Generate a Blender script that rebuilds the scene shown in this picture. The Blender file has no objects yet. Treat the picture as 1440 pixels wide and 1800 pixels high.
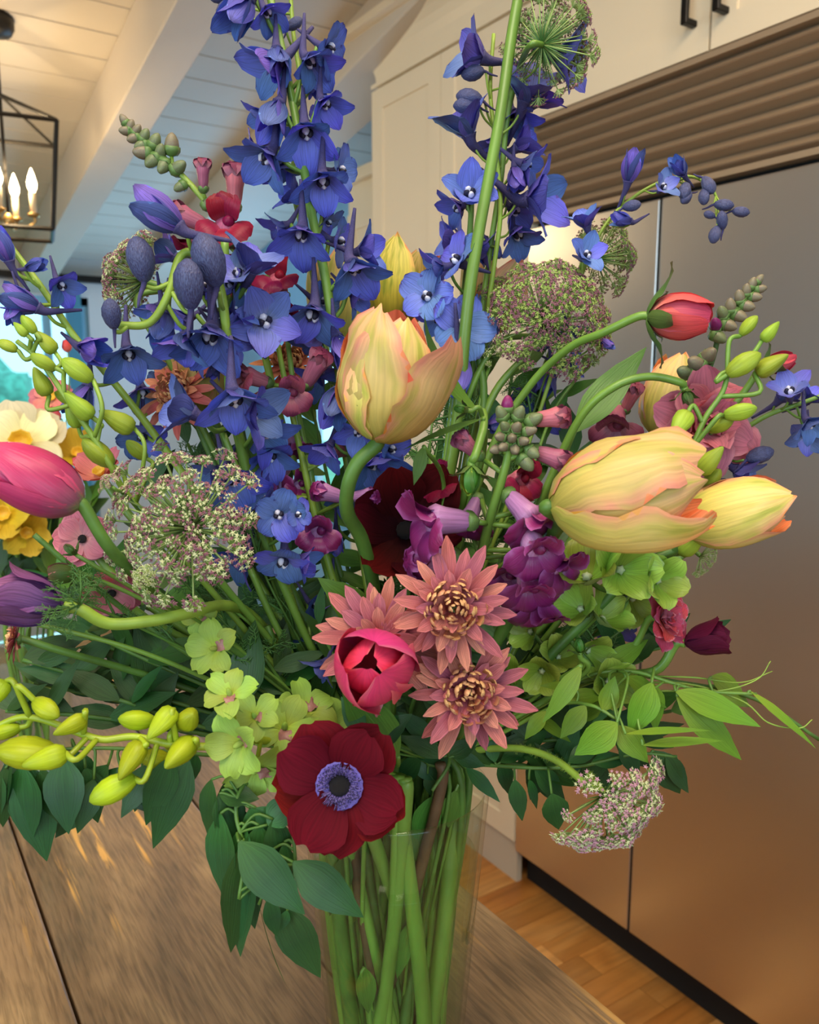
import bpy, math, random
from mathutils import Vector, Matrix, noise

# ---------------------------------------------------------------- camera
S = bpy.context.scene
COL = S.collection
F_PX = 1442.0
CAM = Vector((0, 0, 1.44))
PITCH = math.radians(8.9)
YAW = math.radians(33.5)
_f = Vector((math.sin(YAW), math.cos(YAW), 0))
RIGHT = Vector((math.cos(YAW), -math.sin(YAW), 0))
FWD = (_f * math.cos(PITCH) + Vector((0, 0, -math.sin(PITCH)))).normalized()
UP = RIGHT.cross(FWD).normalized()
cd = bpy.data.cameras.new('camera')
cam = bpy.data.objects.new('camera', cd)
COL.objects.link(cam)
cam.matrix_world = Matrix.Translation(CAM) @ Matrix((RIGHT, UP, -FWD)).transposed().to_4x4()
cd.sensor_fit = 'HORIZONTAL'
cd.sensor_width = 36.0
cd.lens = 36.0 * F_PX / 1440.0
cd.clip_start = 0.02
cd.clip_end = 60
cd.dof.use_dof = True
cd.dof.focus_distance = 0.56
cd.dof.aperture_fstop = 14.0
S.camera = cam

# ---------------------------------------------------------------- world, lights, exposure
wd = bpy.data.worlds.new('world')
S.world = wd
wd.use_nodes = True
bg = wd.node_tree.nodes['Background']
bg.inputs[0].default_value = (0.40, 0.80, 1.0, 1)
bg.inputs[1].default_value = 2.0
S.view_settings.view_transform = 'Standard'
S.view_settings.look = 'None'
S.view_settings.gamma = 1.0
S.view_settings.use_curve_mapping = False
S.view_settings.exposure = 0.18
S.cycles.max_bounces = 8
S.cycles.transparent_max_bounces = 24
S.cycles.diffuse_bounces = 4
S.cycles.sample_clamp_indirect = 6.0
S.cycles.use_denoising = True


def area_light(name, loc, aim, sx, sy, power, color):
    l = bpy.data.lights.new(name, 'AREA')
    l.shape = 'RECTANGLE'
    l.size, l.size_y, l.energy, l.color = sx, sy, power, color
    o = bpy.data.objects.new(name, l)
    COL.objects.link(o)
    o.location = loc
    o.rotation_euler = (Vector(aim) - Vector(loc)).to_track_quat('-Z', 'Y').to_euler()
    return o


# added daylight lamps at unseen left and back windows, lighting the bouquet's front
area_light('daylight_lamp', (-3.0, -0.4, 1.9), (0.4, 0.9, 1.1), 2.6, 1.4, 42, (0.90, 0.96, 1.0))
area_light('daylight_lamp', (-0.6, -2.3, 2.1), (0.4, 0.6, 1.0), 2.4, 1.4, 24, (0.95, 0.97, 1.0))
# daylight through the window hidden beyond the tall cabinets
area_light('daylight_lamp', (1.93, 4.05, 1.2), (0.2, 3.4, 2.6), 1.0, 0.8, 17, (0.30, 0.62, 1.0))
# added warm area lights standing in for the kitchen's unseen ceiling lights
area_light('added_overhead_light', (-0.25, -0.1, 2.75), (-0.05, 0.1, 0), 0.9, 0.9, 29, (1.0, 0.84, 0.64))
area_light('added_overhead_light', (0.75, 0.2, 2.85), (0.9, 1.2, 0), 0.5, 0.7, 14, (1.0, 0.74, 0.46))


# ---------------------------------------------------------------- helpers
def srgb(h):
    h = h.lstrip('#')
    out = []
    for i in (0, 2, 4):
        c = int(h[i:i + 2], 16) / 255
        out.append(c / 12.92 if c <= 0.04045 else ((c + 0.055) / 1.055) ** 2.4)
    return (*out, 1.0)


def P(px, py, d):
    """the world point seen at a picture point, d metres deep"""
    return CAM + RIGHT * ((px - 720) / F_PX * d) + UP * ((900 - py) / F_PX * d) + FWD * d


def V(r, u, t):
    return (RIGHT * r + UP * u - FWD * t).normalized()


WM = {}


def empty(name, loc, label, cat, group=None, kind=None):
    o = bpy.data.objects.new(name, None)
    COL.objects.link(o)
    o.empty_display_size = 0.02
    o.location = loc
    WM[o] = Matrix.Translation(Vector(loc))
    o['label'] = label
    o['category'] = cat
    if group: o['group'] = group
    if kind: o['kind'] = kind
    return o


def link(name, mesh, parent=None, M=None):
    o = bpy.data.objects.new(name, mesh)
    COL.objects.link(o)
    M = M or Matrix.Identity(4)
    WM[o] = M
    if parent is not None:
        o.parent = parent
        o.matrix_basis = WM[parent].inverted() @ M
    else:
        o.matrix_basis = M
    return o


def tag(o, label=None, cat=None, group=None, kind=None):
    if label: o['label'] = label
    if cat: o['category'] = cat
    if group: o['group'] = group
    if kind: o['kind'] = kind
    return o


def mesh(name, verts, faces, mats, fm=None, uvs=None, smooth=True):
    m = bpy.data.meshes.new(name)
    m.from_pydata([tuple(v) for v in verts], [], faces)
    for mt in mats: m.materials.append(mt)
    if fm: m.polygons.foreach_set('material_index', fm)
    if smooth: m.polygons.foreach_set('use_smooth', [True] * len(m.polygons))
    if uvs:
        ul = m.uv_layers.new(name='UVMap')
        li = [0] * len(m.loops)
        m.loops.foreach_get('vertex_index', li)
        flat = []
        for i in li: flat.extend(uvs[i])
        ul.data.foreach_set('uv', flat)
    m.update()
    return m


class MB:
    """collects shapes into one mesh"""
    def __init__(s):
        s.v, s.f, s.m, s.uv = [], [], [], []

    def add(s, v, f, mi=0, uv=None):
        b = len(s.v)
        s.v += [Vector(x) for x in v]
        s.f += [tuple(i + b for i in q) for q in f]
        s.m += [mi] * len(f)
        s.uv += uv if uv else [(0.5, 0.5)] * len(v)

    def box(s, x0, x1, y0, y1, z0, z1, mi=0):
        v = [(x, y, z) for z in (z0, z1) for y in (y0, y1) for x in (x0, x1)]
        s.add(v, [(0, 2, 3, 1), (4, 5, 7, 6), (0, 1, 5, 4), (2, 6, 7, 3), (0, 4, 6, 2), (1, 3, 7, 5)], mi)

    def tube(s, pts, rad, n=8, mi=0, cap=True):
        pts = [Vector(p) for p in pts]
        k = len(pts)
        if not isinstance(rad, (list, tuple)): rad = [rad] * k
        tan = []
        for i in range(k):
            t = pts[min(i + 1, k - 1)] - pts[max(i - 1, 0)]
            tan.append(t.normalized() if t.length > 1e-9 else Vector((0, 0, 1)))
        ref = Vector((0, 0, 1)) if abs(tan[0].z) < 0.9 else Vector((1, 0, 0))
        nx = (ref - tan[0] * ref.dot(tan[0])).normalized()
        v, uv = [], []
        for i in range(k):
            nx = (nx - tan[i] * nx.dot(tan[i])).normalized()
            ny = tan[i].cross(nx)
            for j in range(n):
                a = 2 * math.pi * j / n
                v.append(pts[i] + (nx * math.cos(a) + ny * math.sin(a)) * rad[i])
                uv.append((j / n, i / (k - 1)))
        f = [(i * n + j, i * n + (j + 1) % n, (i + 1) * n + (j + 1) % n, (i + 1) * n + j)
             for i in range(k - 1) for j in range(n)]
        if cap:
            f.append(tuple(range(n - 1, -1, -1)))
            f.append(tuple((k - 1) * n + j for j in range(n)))
        s.add(v, f, mi, uv)

    def lathe(s, prof, n=16, M=None, mi=0, ribs=0, ra=0.0, squash=1.0):
        v, uv = [], []
        k = len(prof)
        for i, (r, z) in enumerate(prof):
            for j in range(n):
                a = 2 * math.pi * j / n
                rr = r * (1 + ra * math.cos(ribs * a)) if ribs else r
                p = Vector((rr * math.cos(a), rr * math.sin(a) * squash, z))
                v.append(M @ p if M else p)
                uv.append((j / n, i / (k - 1)))
        f = [(i * n + j, i * n + (j + 1) % n, (i + 1) * n + (j + 1) % n, (i + 1) * n + j)
             for i in range(k - 1) for j in range(n)]
        if prof[0][0] > 1e-6: f.append(tuple(range(n - 1, -1, -1)))
        if prof[-1][0] > 1e-6: f.append(tuple((k - 1) * n + j for j in range(n)))
        s.add(v, f, mi, uv)

    def mesh(s, name, mats, smooth=True):
        return mesh(name, s.v, s.f, mats, s.m, s.uv, smooth)


def crom(pts, seg=6):
    pts = [Vector(p) for p in pts]
    if len(pts) == 2: return [pts[0].lerp(pts[1], i / seg) for i in range(seg + 1)]
    q = [pts[0] * 2 - pts[1]] + pts + [pts[-1] * 2 - pts[-2]]
    out = []
    for i in range(1, len(q) - 2):
        p0, p1, p2, p3 = q[i - 1:i + 3]
        for k in range(seg):
            t = k / seg
            out.append(0.5 * ((2 * p1) + (p2 - p0) * t + (2 * p0 - 5 * p1 + 4 * p2 - p3) * t * t
                              + (3 * p1 - p0 - 3 * p2 + p3) * t ** 3))
    out.append(pts[-1])
    return out


def frame(z, xh=None, loc=(0, 0, 0), sc=1.0, roll=0.0):
    z = Vector(z).normalized()
    x = Vector(xh) if xh is not None else UP.copy()
    x = x - z * x.dot(z)
    if x.length < 1e-4:
        x = RIGHT - z * RIGHT.dot(z)
    x.normalize()
    y = z.cross(x)
    R = Matrix((x, y, z)).transposed().to_4x4()
    return Matrix.Translation(Vector(loc)) @ R @ Matrix.Rotation(roll, 4, 'Z') @ Matrix.Diagonal((sc, sc, sc, 1))


# ---------------------------------------------------------------- materials
def new_mat(name):
    m = bpy.data.materials.new(name)
    m.use_nodes = True
    nt = m.node_tree
    nt.nodes.clear()
    return m, nt, nt.nodes, nt.links


def N(nodes, typ, **kw):
    n = nodes.new(typ)
    for k, v in kw.items():
        if k.startswith('i_'):
            n.inputs[int(k[2:]) if k[2:].isdigit() else k[2:].replace('_', ' ')].default_value = v
        else:
            setattr(n, k, v)
    return n


def ramp(nodes, stops, interp='LINEAR'):
    r = nodes.new('ShaderNodeValToRGB')
    e = r.color_ramp.elements
    while len(e) < len(stops): e.new(0.5)
    for i, (p, c) in enumerate(stops):
        e[i].position = p
        e[i].color = c if isinstance(c, tuple) else srgb(c)
    r.color_ramp.interpolation = interp
    return r


def mixrgb(nd, lk, fac, a, b, mode='MIX'):
    n = nd.new('ShaderNodeMix')
    n.data_type = 'RGBA'
    n.blend_type = mode
    for sock, val in ((n.inputs[0], fac), (n.inputs[6], a), (n.inputs[7], b)):
        if hasattr(val, 'is_output'):
            lk.new(val, sock)
        else:
            sock.default_value = val
    return n.outputs[2]


def petal_mat(name, stops, edge=None, edge_w=0.35, streak=0.25, rough=0.5, trans=0.25, jit=0.04,
              spec=0.3, blotch=None, bscale=6.0, coat=0.0):
    """colour runs from the petal's base to its tip (uv v), fine veins lengthwise"""
    m, nt, nd, lk = new_mat(name)
    out = nd.new('ShaderNodeOutputMaterial')
    uv = nd.new('ShaderNodeUVMap')
    sep = nd.new('ShaderNodeSeparateXYZ')
    lk.new(uv.outputs[0], sep.inputs[0])
    r = ramp(nd, stops)
    lk.new(sep.outputs[1], r.inputs[0])
    col = r.outputs[0]
    if edge:
        a = N(nd, 'ShaderNodeMath', operation='SUBTRACT', i_1=0.5)
        lk.new(sep.outputs[0], a.inputs[0])
        b = N(nd, 'ShaderNodeMath', operation='ABSOLUTE')
        lk.new(a.outputs[0], b.inputs[0])
        c = N(nd, 'ShaderNodeMapRange')
        c.inputs[1].default_value = 0.5 - edge_w
        c.inputs[2].default_value = 0.5
        lk.new(b.outputs[0], c.inputs[0])
        nz0 = N(nd, 'ShaderNodeTexNoise')
        nz0.inputs['Scale'].default_value = 5
        lk.new(uv.outputs[0], nz0.inputs[0])
        cc = N(nd, 'ShaderNodeMath', operation='MULTIPLY')
        lk.new(c.outputs[0], cc.inputs[0])
        lk.new(nz0.outputs[0], cc.inputs[1])
        c2 = N(nd, 'ShaderNodeMath', operation='MULTIPLY', i_1=1.7, use_clamp=True)
        lk.new(cc.outputs[0], c2.inputs[0])
        col = mixrgb(nd, lk, c2.outputs[0], col, srgb(edge))
    tc = nd.new('ShaderNodeTexCoord')
    if blotch:
        nz = N(nd, 'ShaderNodeTexNoise')
        nz.inputs['Scale'].default_value = bscale
        mp = N(nd, 'ShaderNodeMapping')
        mp.inputs['Scale'].default_value = (1.6, 0.6, 1)
        oi0 = nd.new('ShaderNodeObjectInfo')
        lk.new(uv.outputs[0], mp.inputs[0])
        lk.new(oi0.outputs['Random'], mp.inputs[1])
        lk.new(mp.outputs[0], nz.inputs[0])
        mr = N(nd, 'ShaderNodeMapRange')
        mr.inputs[1].default_value, mr.inputs[2].default_value = 0.48, 0.68
        lk.new(nz.outputs[0], mr.inputs[0])
        col = mixrgb(nd, lk, mr.outputs[0], col, srgb(blotch))
    # veins
    mp = N(nd, 'ShaderNodeMapping')
    mp.inputs['Scale'].default_value = (26, 1.6, 1)
    lk.new(uv.outputs[0], mp.inputs[0])
    vn = N(nd, 'ShaderNodeTexNoise')
    vn.inputs['Scale'].default_value = 1.0
    vn.inputs['Detail'].default_value = 3
    lk.new(mp.outputs[0], vn.inputs[0])
    vr = N(nd, 'ShaderNodeMapRange')
    vr.inputs[1].default_value, vr.inputs[2].default_value = 0.3, 0.7
    vr.inputs[3].default_value, vr.inputs[4].default_value = 1 - streak, 1 + streak * 0.6
    lk.new(vn.outputs[0], vr.inputs[0])
    oi = nd.new('ShaderNodeObjectInfo')
    jr = N(nd, 'ShaderNodeMapRange')
    jr.inputs[3].default_value, jr.inputs[4].default_value = 0.82, 1.18
    lk.new(oi.outputs['Random'], jr.inputs[0])
    hr = N(nd, 'ShaderNodeMapRange')
    hr.inputs[3].default_value, hr.inputs[4].default_value = 0.5 - jit * 0.5, 0.5 + jit * 0.5
    lk.new(oi.outputs['Random'], hr.inputs[0])
    mul = N(nd, 'ShaderNodeMath', operation='MULTIPLY')
    lk.new(vr.outputs[0], mul.inputs[0])
    lk.new(jr.outputs[0], mul.inputs[1])
    hs = nd.new('ShaderNodeHueSaturation')
    lk.new(hr.outputs[0], hs.inputs['Hue'])
    lk.new(mul.outputs[0], hs.inputs['Value'])
    lk.new(col, hs.inputs['Color'])
    bs = nd.new('ShaderNodeBsdfPrincipled')
    lk.new(hs.outputs[0], bs.inputs['Base Color'])
    bs.inputs['Roughness'].default_value = rough
    bs.inputs['Specular IOR Level'].default_value = spec
    if coat:
        bs.inputs['Coat Weight'].default_value = coat
        bs.inputs['Coat Roughness'].default_value = 0.18
    bp = N(nd, 'ShaderNodeBump', i_Strength=0.35, i_Distance=0.001)
    lk.new(vn.outputs[0], bp.inputs['Height'])
    lk.new(bp.outputs[0], bs.inputs['Normal'])
    if trans > 0:
        tr = nd.new('ShaderNodeBsdfTranslucent')
        lk.new(hs.outputs[0], tr.inputs[0])
        mx = N(nd, 'ShaderNodeMixShader', i_0=trans)
        lk.new(bs.outputs[0], mx.inputs[1])
        lk.new(tr.outputs[0], mx.inputs[2])
        lk.new(mx.outputs[0], out.inputs[0])
    else:
        lk.new(bs.outputs[0], out.inputs[0])
    return m


def plain(name, col, rough=0.5, metal=0.0, spec=0.5, var=0.0, vscale=20, stretch=(1, 1, 1), bump=0.0, coat=0.0,
          col2=None, emit=None):
    m, nt, nd, lk = new_mat(name)
    out = nd.new('ShaderNodeOutputMaterial')
    bs = nd.new('ShaderNodeBsdfPrincipled')
    lk.new(bs.outputs[0], out.inputs[0])
    c = srgb(col)
    bs.inputs['Roughness'].default_value = rough
    bs.inputs['Metallic'].default_value = metal
    bs.inputs['Specular IOR Level'].default_value = spec
    bs.inputs['Coat Weight'].default_value = coat
    bs.inputs['Base Color'].default_value = c
    if var or bump or col2:
        tc = nd.new('ShaderNodeTexCoord')
        mp = N(nd, 'ShaderNodeMapping')
        mp.inputs['Scale'].default_value = stretch
        lk.new(tc.outputs['Object'], mp.inputs[0])
        nz = N(nd, 'ShaderNodeTexNoise')
        nz.inputs['Scale'].default_value = vscale
        nz.inputs['Detail'].default_value = 4
        lk.new(mp.outputs[0], nz.inputs[0])
        c2 = srgb(col2) if col2 else tuple(x * (1 - var) for x in c[:3]) + (1,)
        r = ramp(nd, [(0.38, c2), (0.62, c)])
        lk.new(nz.outputs[0], r.inputs[0])
        lk.new(r.outputs[0], bs.inputs['Base Color'])
        if bump:
            b = N(nd, 'ShaderNodeBump', i_Strength=bump, i_Distance=0.002)
            lk.new(nz.outputs[0], b.inputs['Height'])
            lk.new(b.outputs[0], bs.inputs['Normal'])
    if emit:
        bs.inputs['Emission Color'].default_value = srgb(emit[0])
        bs.inputs['Emission Strength'].default_value = emit[1]
    return m


M_ceil = plain('ceiling_paint', '#d9cebd', 0.6, var=0.04, vscale=3)
M_beam = plain('beam_paint', '#cfc3b2', 0.55, var=0.03, vscale=3)
M_wall = plain('wall_paint', '#c9c6c2', 0.7, var=0.03, vscale=2)
M_daylit_wall = plain('daylit_blue_wall', '#8fbfe0', 0.7, var=0.04, vscale=2)  # blue of the daylight on this wall is put into its colour
M_cab = plain('cabinet_paint', '#ecdcbf', 0.4, var=0.02, vscale=3)
M_black = plain('black_metal', '#1b1a1a', 0.4, metal=0.6)
M_dark = plain('dark_gap', '#0c0b0a', 0.8)
M_brass = plain('brass', '#a98a55', 0.35, metal=0.9)
M_candle = plain('candle_sleeve', '#d9c7a4', 0.5)
M_bulb = plain('bulb_glow', '#fff0d0', 0.3, emit=('#ffd9a0', 22))
M_frame = plain('window_paint', '#7fb0c4', 0.5, var=0.03)


def steel_mat():
    m, nt, nd, lk = new_mat('brushed_steel')
    out = nd.new('ShaderNodeOutputMaterial')
    bs = nd.new('ShaderNodeBsdfPrincipled')
    bs.inputs['Metallic'].default_value = 1.0
    bs.inputs['Base Color'].default_value = (0.70, 0.69, 0.68, 1)
    tc = nd.new('ShaderNodeTexCoord')
    mp = N(nd, 'ShaderNodeMapping')
    mp.inputs['Scale'].default_value = (2, 2, 900)
    lk.new(tc.outputs['Object'], mp.inputs[0])
    nz = N(nd, 'ShaderNodeTexNoise')
    nz.inputs['Scale'].default_value = 1.0
    nz.inputs['Detail'].default_value = 3
    lk.new(mp.outputs[0], nz.inputs[0])
    mr = N(nd, 'ShaderNodeMapRange')
    mr.inputs[3].default_value, mr.inputs[4].default_value = 0.26, 0.36
    lk.new(nz.outputs[0], mr.inputs[0])
    lk.new(mr.outputs[0], bs.inputs['Roughness'])
    b = N(nd, 'ShaderNodeBump', i_Strength=0.06, i_Distance=0.0005)
    lk.new(nz.outputs[0], b.inputs['Height'])
    lk.new(b.outputs[0], bs.inputs['Normal'])
    lk.new(bs.outputs[0], out.inputs[0])
    return m


M_steel = steel_mat()
M_louver = plain('louver_metal', '#a8937a', 0.45, metal=0.35)


def wood_mat(name, dark, mid, light, scratch, axis, rough, scale=1.0, grain=1.0, obj_tone=0.2, coat=0.0, fine=1.0):
    m, nt, nd, lk = new_mat(name)
    out = nd.new('ShaderNodeOutputMaterial')
    bs = nd.new('ShaderNodeBsdfPrincipled')
    tc = nd.new('ShaderNodeTexCoord')
    oi = nd.new('ShaderNodeObjectInfo')
    add = N(nd, 'ShaderNodeVectorMath', operation='ADD')
    sc = N(nd, 'ShaderNodeVectorMath', operation='SCALE')
    comb = nd.new('ShaderNodeCombineXYZ')
    for i in range(3): lk.new(oi.outputs['Random'], comb.inputs[i])
    lk.new(comb.outputs[0], sc.inputs[0])
    sc.inputs['Scale'].default_value = 17.0
    lk.new(tc.outputs['Object'], add.inputs[0])
    lk.new(sc.outputs[0], add.inputs[1])

    def nz(st, s, det=5, dist=0.0):
        mp = N(nd, 'ShaderNodeMapping')
        mp.inputs['Scale'].default_value = st
        lk.new(add.outputs[0], mp.inputs[0])
        n = N(nd, 'ShaderNodeTexNoise')
        n.inputs['Scale'].default_value = s
        n.inputs['Detail'].default_value = det
        n.inputs['Distortion'].default_value = dist
        lk.new(mp.outputs[0], n.inputs[0])
        return n.outputs[0]
    long = (1, 0.07, 1) if axis == 'Y' else (0.07, 1, 1)
    g = nz(long, 60 * scale * fine, 8, 0.3)
    b = nz((1, 0.45, 1) if axis == 'Y' else (0.45, 1, 1), 5 * scale, 4, 0.8)
    r1 = ramp(nd, [(0.32, dark), (0.5, mid), (0.68, light)])
    lk.new(b, r1.inputs[0])
    r2 = ramp(nd, [(0.35, (0.62, 0.62, 0.62, 1)), (0.6, (1.08, 1.08, 1.08, 1))])
    lk.new(g, r2.inputs[0])
    col = mixrgb(nd, lk, grain, r1.outputs[0], r2.outputs[0], 'MULTIPLY')
    if scratch:
        w1 = nz(long, 26 * scale * min(fine, 1.8), 8, 0.6)
        w2 = nz((1, 0.6, 1), 4 * scale, 3)
        mr = N(nd, 'ShaderNodeMapRange')
        mr.inputs[1].default_value, mr.inputs[2].default_value = 0.555, 0.62
        lk.new(w1, mr.inputs[0])
        mr2 = N(nd, 'ShaderNodeMapRange')
        mr2.inputs[1].default_value, mr2.inputs[2].default_value = 0.47, 0.62
        lk.new(w2, mr2.inputs[0])
        mm = N(nd, 'ShaderNodeMath', operation='MULTIPLY')
        lk.new(mr.outputs[0], mm.inputs[0])
        lk.new(mr2.outputs[0], mm.inputs[1])
        col = mixrgb(nd, lk, mm.outputs[0], col, srgb(scratch))
    tone = N(nd, 'ShaderNodeMapRange')
    tone.inputs[3].default_value, tone.inputs[4].default_value = 1 - obj_tone, 1 + obj_tone
    lk.new(oi.outputs['Random'], tone.inputs[0])
    hs = nd.new('ShaderNodeHueSaturation')
    lk.new(tone.outputs[0], hs.inputs['Value'])
    lk.new(col, hs.inputs['Color'])
    lk.new(hs.outputs[0], bs.inputs['Base Color'])
    rr = N(nd, 'ShaderNodeMapRange')
    rr.inputs[3].default_value, rr.inputs[4].default_value = rough - 0.1, rough + 0.15
    lk.new(b, rr.inputs[0])
    lk.new(rr.outputs[0], bs.inputs['Roughness'])
    bs.inputs['Coat Weight'].default_value = coat
    bs.inputs['Coat Roughness'].default_value = 0.2
    bp = N(nd, 'ShaderNodeBump', i_Strength=0.4, i_Distance=0.0015)
    lk.new(g, bp.inputs['Height'])
    lk.new(bp.outputs[0], bs.inputs['Normal'])
    lk.new(bs.outputs[0], out.inputs[0])
    return m


M_table = wood_mat('worn_table_wood', '#6c5842', '#8f7252', '#b09066', '#e2ac58', 'Y', 0.36, 1.6, 1.0, 0.10, fine=3.2)
M_floor = wood_mat('floor_wood', '#a8682c', '#c98a45', '#dfa865', None, 'X', 0.35, 0.8, 0.6, 0.22)


# ---------------------------------------------------------------- the room
def sbox(name, x0, x1, y0, y1, z0, z1, mat, parent=None, label=None, bev=0.0):
    b = MB()
    b.box(x0, x1, y0, y1, z0, z1)
    me = b.mesh(name, [mat], smooth=False)
    o = link(name, me, parent)
    if bev:
        md = o.modifiers.new('bevel', 'BEVEL')
        md.width = bev
        md.segments = 2
    if parent is None: o['kind'] = 'structure'
    return o


rnd = random.Random(7)
RX0, RX1, RY0, RY1 = -3.1, 2.0, -2.5, 5.0
flo = sbox('floor', RX0, RX1 + .6, RY0, RY1, -0.06, -0.012, M_dark)
fb_cache = []
for k in range(3):
    b = MB()
    b.box(0, 1.72, 0, 0.0805, -0.012, 0.0)
    fb_cache.append(b)
y = RY0
row = 0
while y < RY1 - 0.08 and row < 92:
    off = rnd.uniform(-1.2, -0.1)
    xs = [RX0]
    x = RX0 + 1.72 + off
    while x < RX1 + 0.55:
        xs.append(x)
        x += rnd.choice((1.55, 1.72, 1.85))
    xs.append(RX1 + 0.6)
    for a, c in zip(xs[:-1], xs[1:]):
        b = MB()
        b.box(a, c - 0.0012, y, y + 0.0805, -0.012, 0.0)
        link('floor_board', b.mesh('floor_board', [M_floor], False), flo)
    y += 0.0817
    row += 1


def ceil_z(yy): return 3.03 - 0.18 * yy


b = MB()
v = []
for (xx, yy) in ((RX0, RY0), (RX1 + .6, RY0), (RX1 + .6, RY1), (RX0, RY1)):
    v.append((xx, yy, ceil_z(yy) + 0.012))
    v.append((xx, yy, ceil_z(yy) + 0.08))
b.add(v, [(0, 2, 4, 6), (1, 7, 5, 3), (0, 1, 3, 2), (2, 3, 5, 4), (4, 5, 7, 6), (6, 7, 1, 0)])
cei = link('ceiling', b.mesh('ceiling', [M_ceil], False))
cei['kind'] = 'structure'
y = RY0
while y < RY1 - 0.01:
    y1 = min(y + 0.148, RY1)
    b = MB()
    v = []
    for (xx, yy, dz) in ((RX0, y + .003, 0), (RX1 + .6, y + .003, 0), (RX1 + .6, y1 - .003, 0), (RX0, y1 - .003, 0)):
        v.append((xx, yy, ceil_z(yy) + dz))
        v.append((xx, yy, ceil_z(yy) + 0.012))
    b.add(v, [(0, 2, 4, 6), (1, 7, 5, 3), (0, 1, 3, 2), (2, 3, 5, 4), (4, 5, 7, 6), (6, 7, 1, 0)])
    link('ceiling_plank', b.mesh('ceiling_plank', [M_ceil], False), cei)
    y = y1


def beam(x0, x1, depth):
    b = MB()
    v = []
    for yy in (RY0, RY1):
        for xx in (x0, x1):
            v.append((xx, yy, ceil_z(yy) - depth))
            v.append((xx, yy, ceil_z(yy) - 0.001))
    b.add(v, [(0, 2, 6, 4), (1, 5, 7, 3), (0, 1, 3, 2), (4, 6, 7, 5), (0, 4, 5, 1), (2, 3, 7, 6)])
    o = link('ceiling_beam', b.mesh('ceiling_beam', [M_beam], False), cei)
    md = o.modifiers.new('bevel', 'BEVEL')
    md.width = 0.004


beam(0.77, 0.905, 0.20)
beam(1.40, 1.64, 0.15)
beam(-0.05, 0.09, 0.20)
beam(-0.95, -0.80, 0.20)
beam(-1.85, -1.70, 0.20)

# walls; the unseen left and back walls get added window openings
H = 3.6


def wall_with_hole(name, axis, c0, c1, a0, a1, h0, h1, z0, z1, mat, top=H):
    b = MB()
    if axis == 'X':   # wall runs along y
        b.box(c0, c1, a0, h0, 0, top); b.box(c0, c1, h1, a1, 0, top)
        b.box(c0, c1, h0, h1, 0, z0); b.box(c0, c1, h0, h1, z1, top)
    else:
        b.box(a0, h0, c0, c1, 0, top); b.box(h1, a1, c0, c1, 0, top)
        b.box(h0, h1, c0, c1, 0, z0); b.box(h0, h1, c0, c1, z1, top)
    o = link(name, b.mesh(name, [mat], False))
    o['kind'] = 'structure'
    return o


wall_with_hole('wall_left', 'X', RX0 - 0.1, RX0, RY0, RY1, -1.8, 1.1, 1.0, 2.4, M_wall)
wall_with_hole('wall_back', 'Y', RY0 - 0.1, RY0, RX0, RX1 + .6, -1.8, 0.6, 1.2, 2.6, M_wall)
wall_with_hole('wall_front', 'Y', RY1, RY1 + 0.1, RX0, RX1 + .6, -0.55, 1.12, 0.55, 1.92, M_wall)
wall_with_hole('wall_right', 'X', RX1, RX1 + 0.1, 3.2, RY1, 3.55, 4.6, 0.7, 1.65, M_daylit_wall)
sbox('wall_kitchen', RX1 + .1, RX1 + .2, RY0, 3.2, 0, H, M_wall)


def glazing(name, axis, c, a0, a1, z0, z1, mull):
    b = MB()
    t, dd = 0.045, 0.03
    def seg(p0, p1, q0, q1):
        if axis == 'X': b.box(c - dd, c + dd, p0, p1, q0, q1)
        else: b.box(p0, p1, c - dd, c + dd, q0, q1)
    seg(a0, a0 + t, z0, z1); seg(a1 - t, a1, z0, z1)
    seg(a0, a1, z0, z0 + t); seg(a0, a1, z1 - t, z1)
    fr = link(name, b.mesh(name, [M_frame], False))
    fr['kind'] = 'structure'
    for mx in mull:
        b2 = MB()
        if axis == 'X': b2.box(c - .02, c + .02, mx - .02, mx + .02, z0, z1)
        else: b2.box(mx - .02, mx + .02, c - .02, c + .02, z0, z1)
        link('mullion', b2.mesh('mullion', [M_frame], False), fr)
    b3 = MB()
    if axis == 'X': b3.box(c - .003, c + .003, a0 + t, a1 - t, z0 + t, z1 - t)
    else: b3.box(a0 + t, a1 - t, c - .003, c + .003, z0 + t, z1 - t)
    link('pane', b3.mesh('pane', [M_pane], False), fr)
    return fr


def pane_mat(name, tint, gl=0.05, ior=1.45, rough=0.0):
    m, nt, nd, lk = new_mat(name)
    out = nd.new('ShaderNodeOutputMaterial')
    tr = N(nd, 'ShaderNodeBsdfTransparent')
    tr.inputs[0].default_value = tint
    g = N(nd, 'ShaderNodeBsdfGlossy')
    g.inputs['Roughness'].default_value = rough
    lw_ = N(nd, 'ShaderNodeLayerWeight')
    lw_.inputs[0].default_value = 0.5
    pw = N(nd, 'ShaderNodeMath', operation='POWER', i_1=4.0)
    lk.new(lw_.outputs['Facing'], pw.inputs[0])
    fz = N(nd, 'ShaderNodeMath', operation='MULTIPLY_ADD', i_1=gl * 8, i_2=gl * .5)
    lk.new(pw.outputs[0], fz.inputs[0])
    mx = nd.new('ShaderNodeMixShader')
    lk.new(fz.outputs[0], mx.inputs[0])
    lk.new(tr.outputs[0], mx.inputs[1])
    lk.new(g.outputs[0], mx.inputs[2])
    lk.new(mx.outputs[0], out.inputs[0])
    return m


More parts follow.
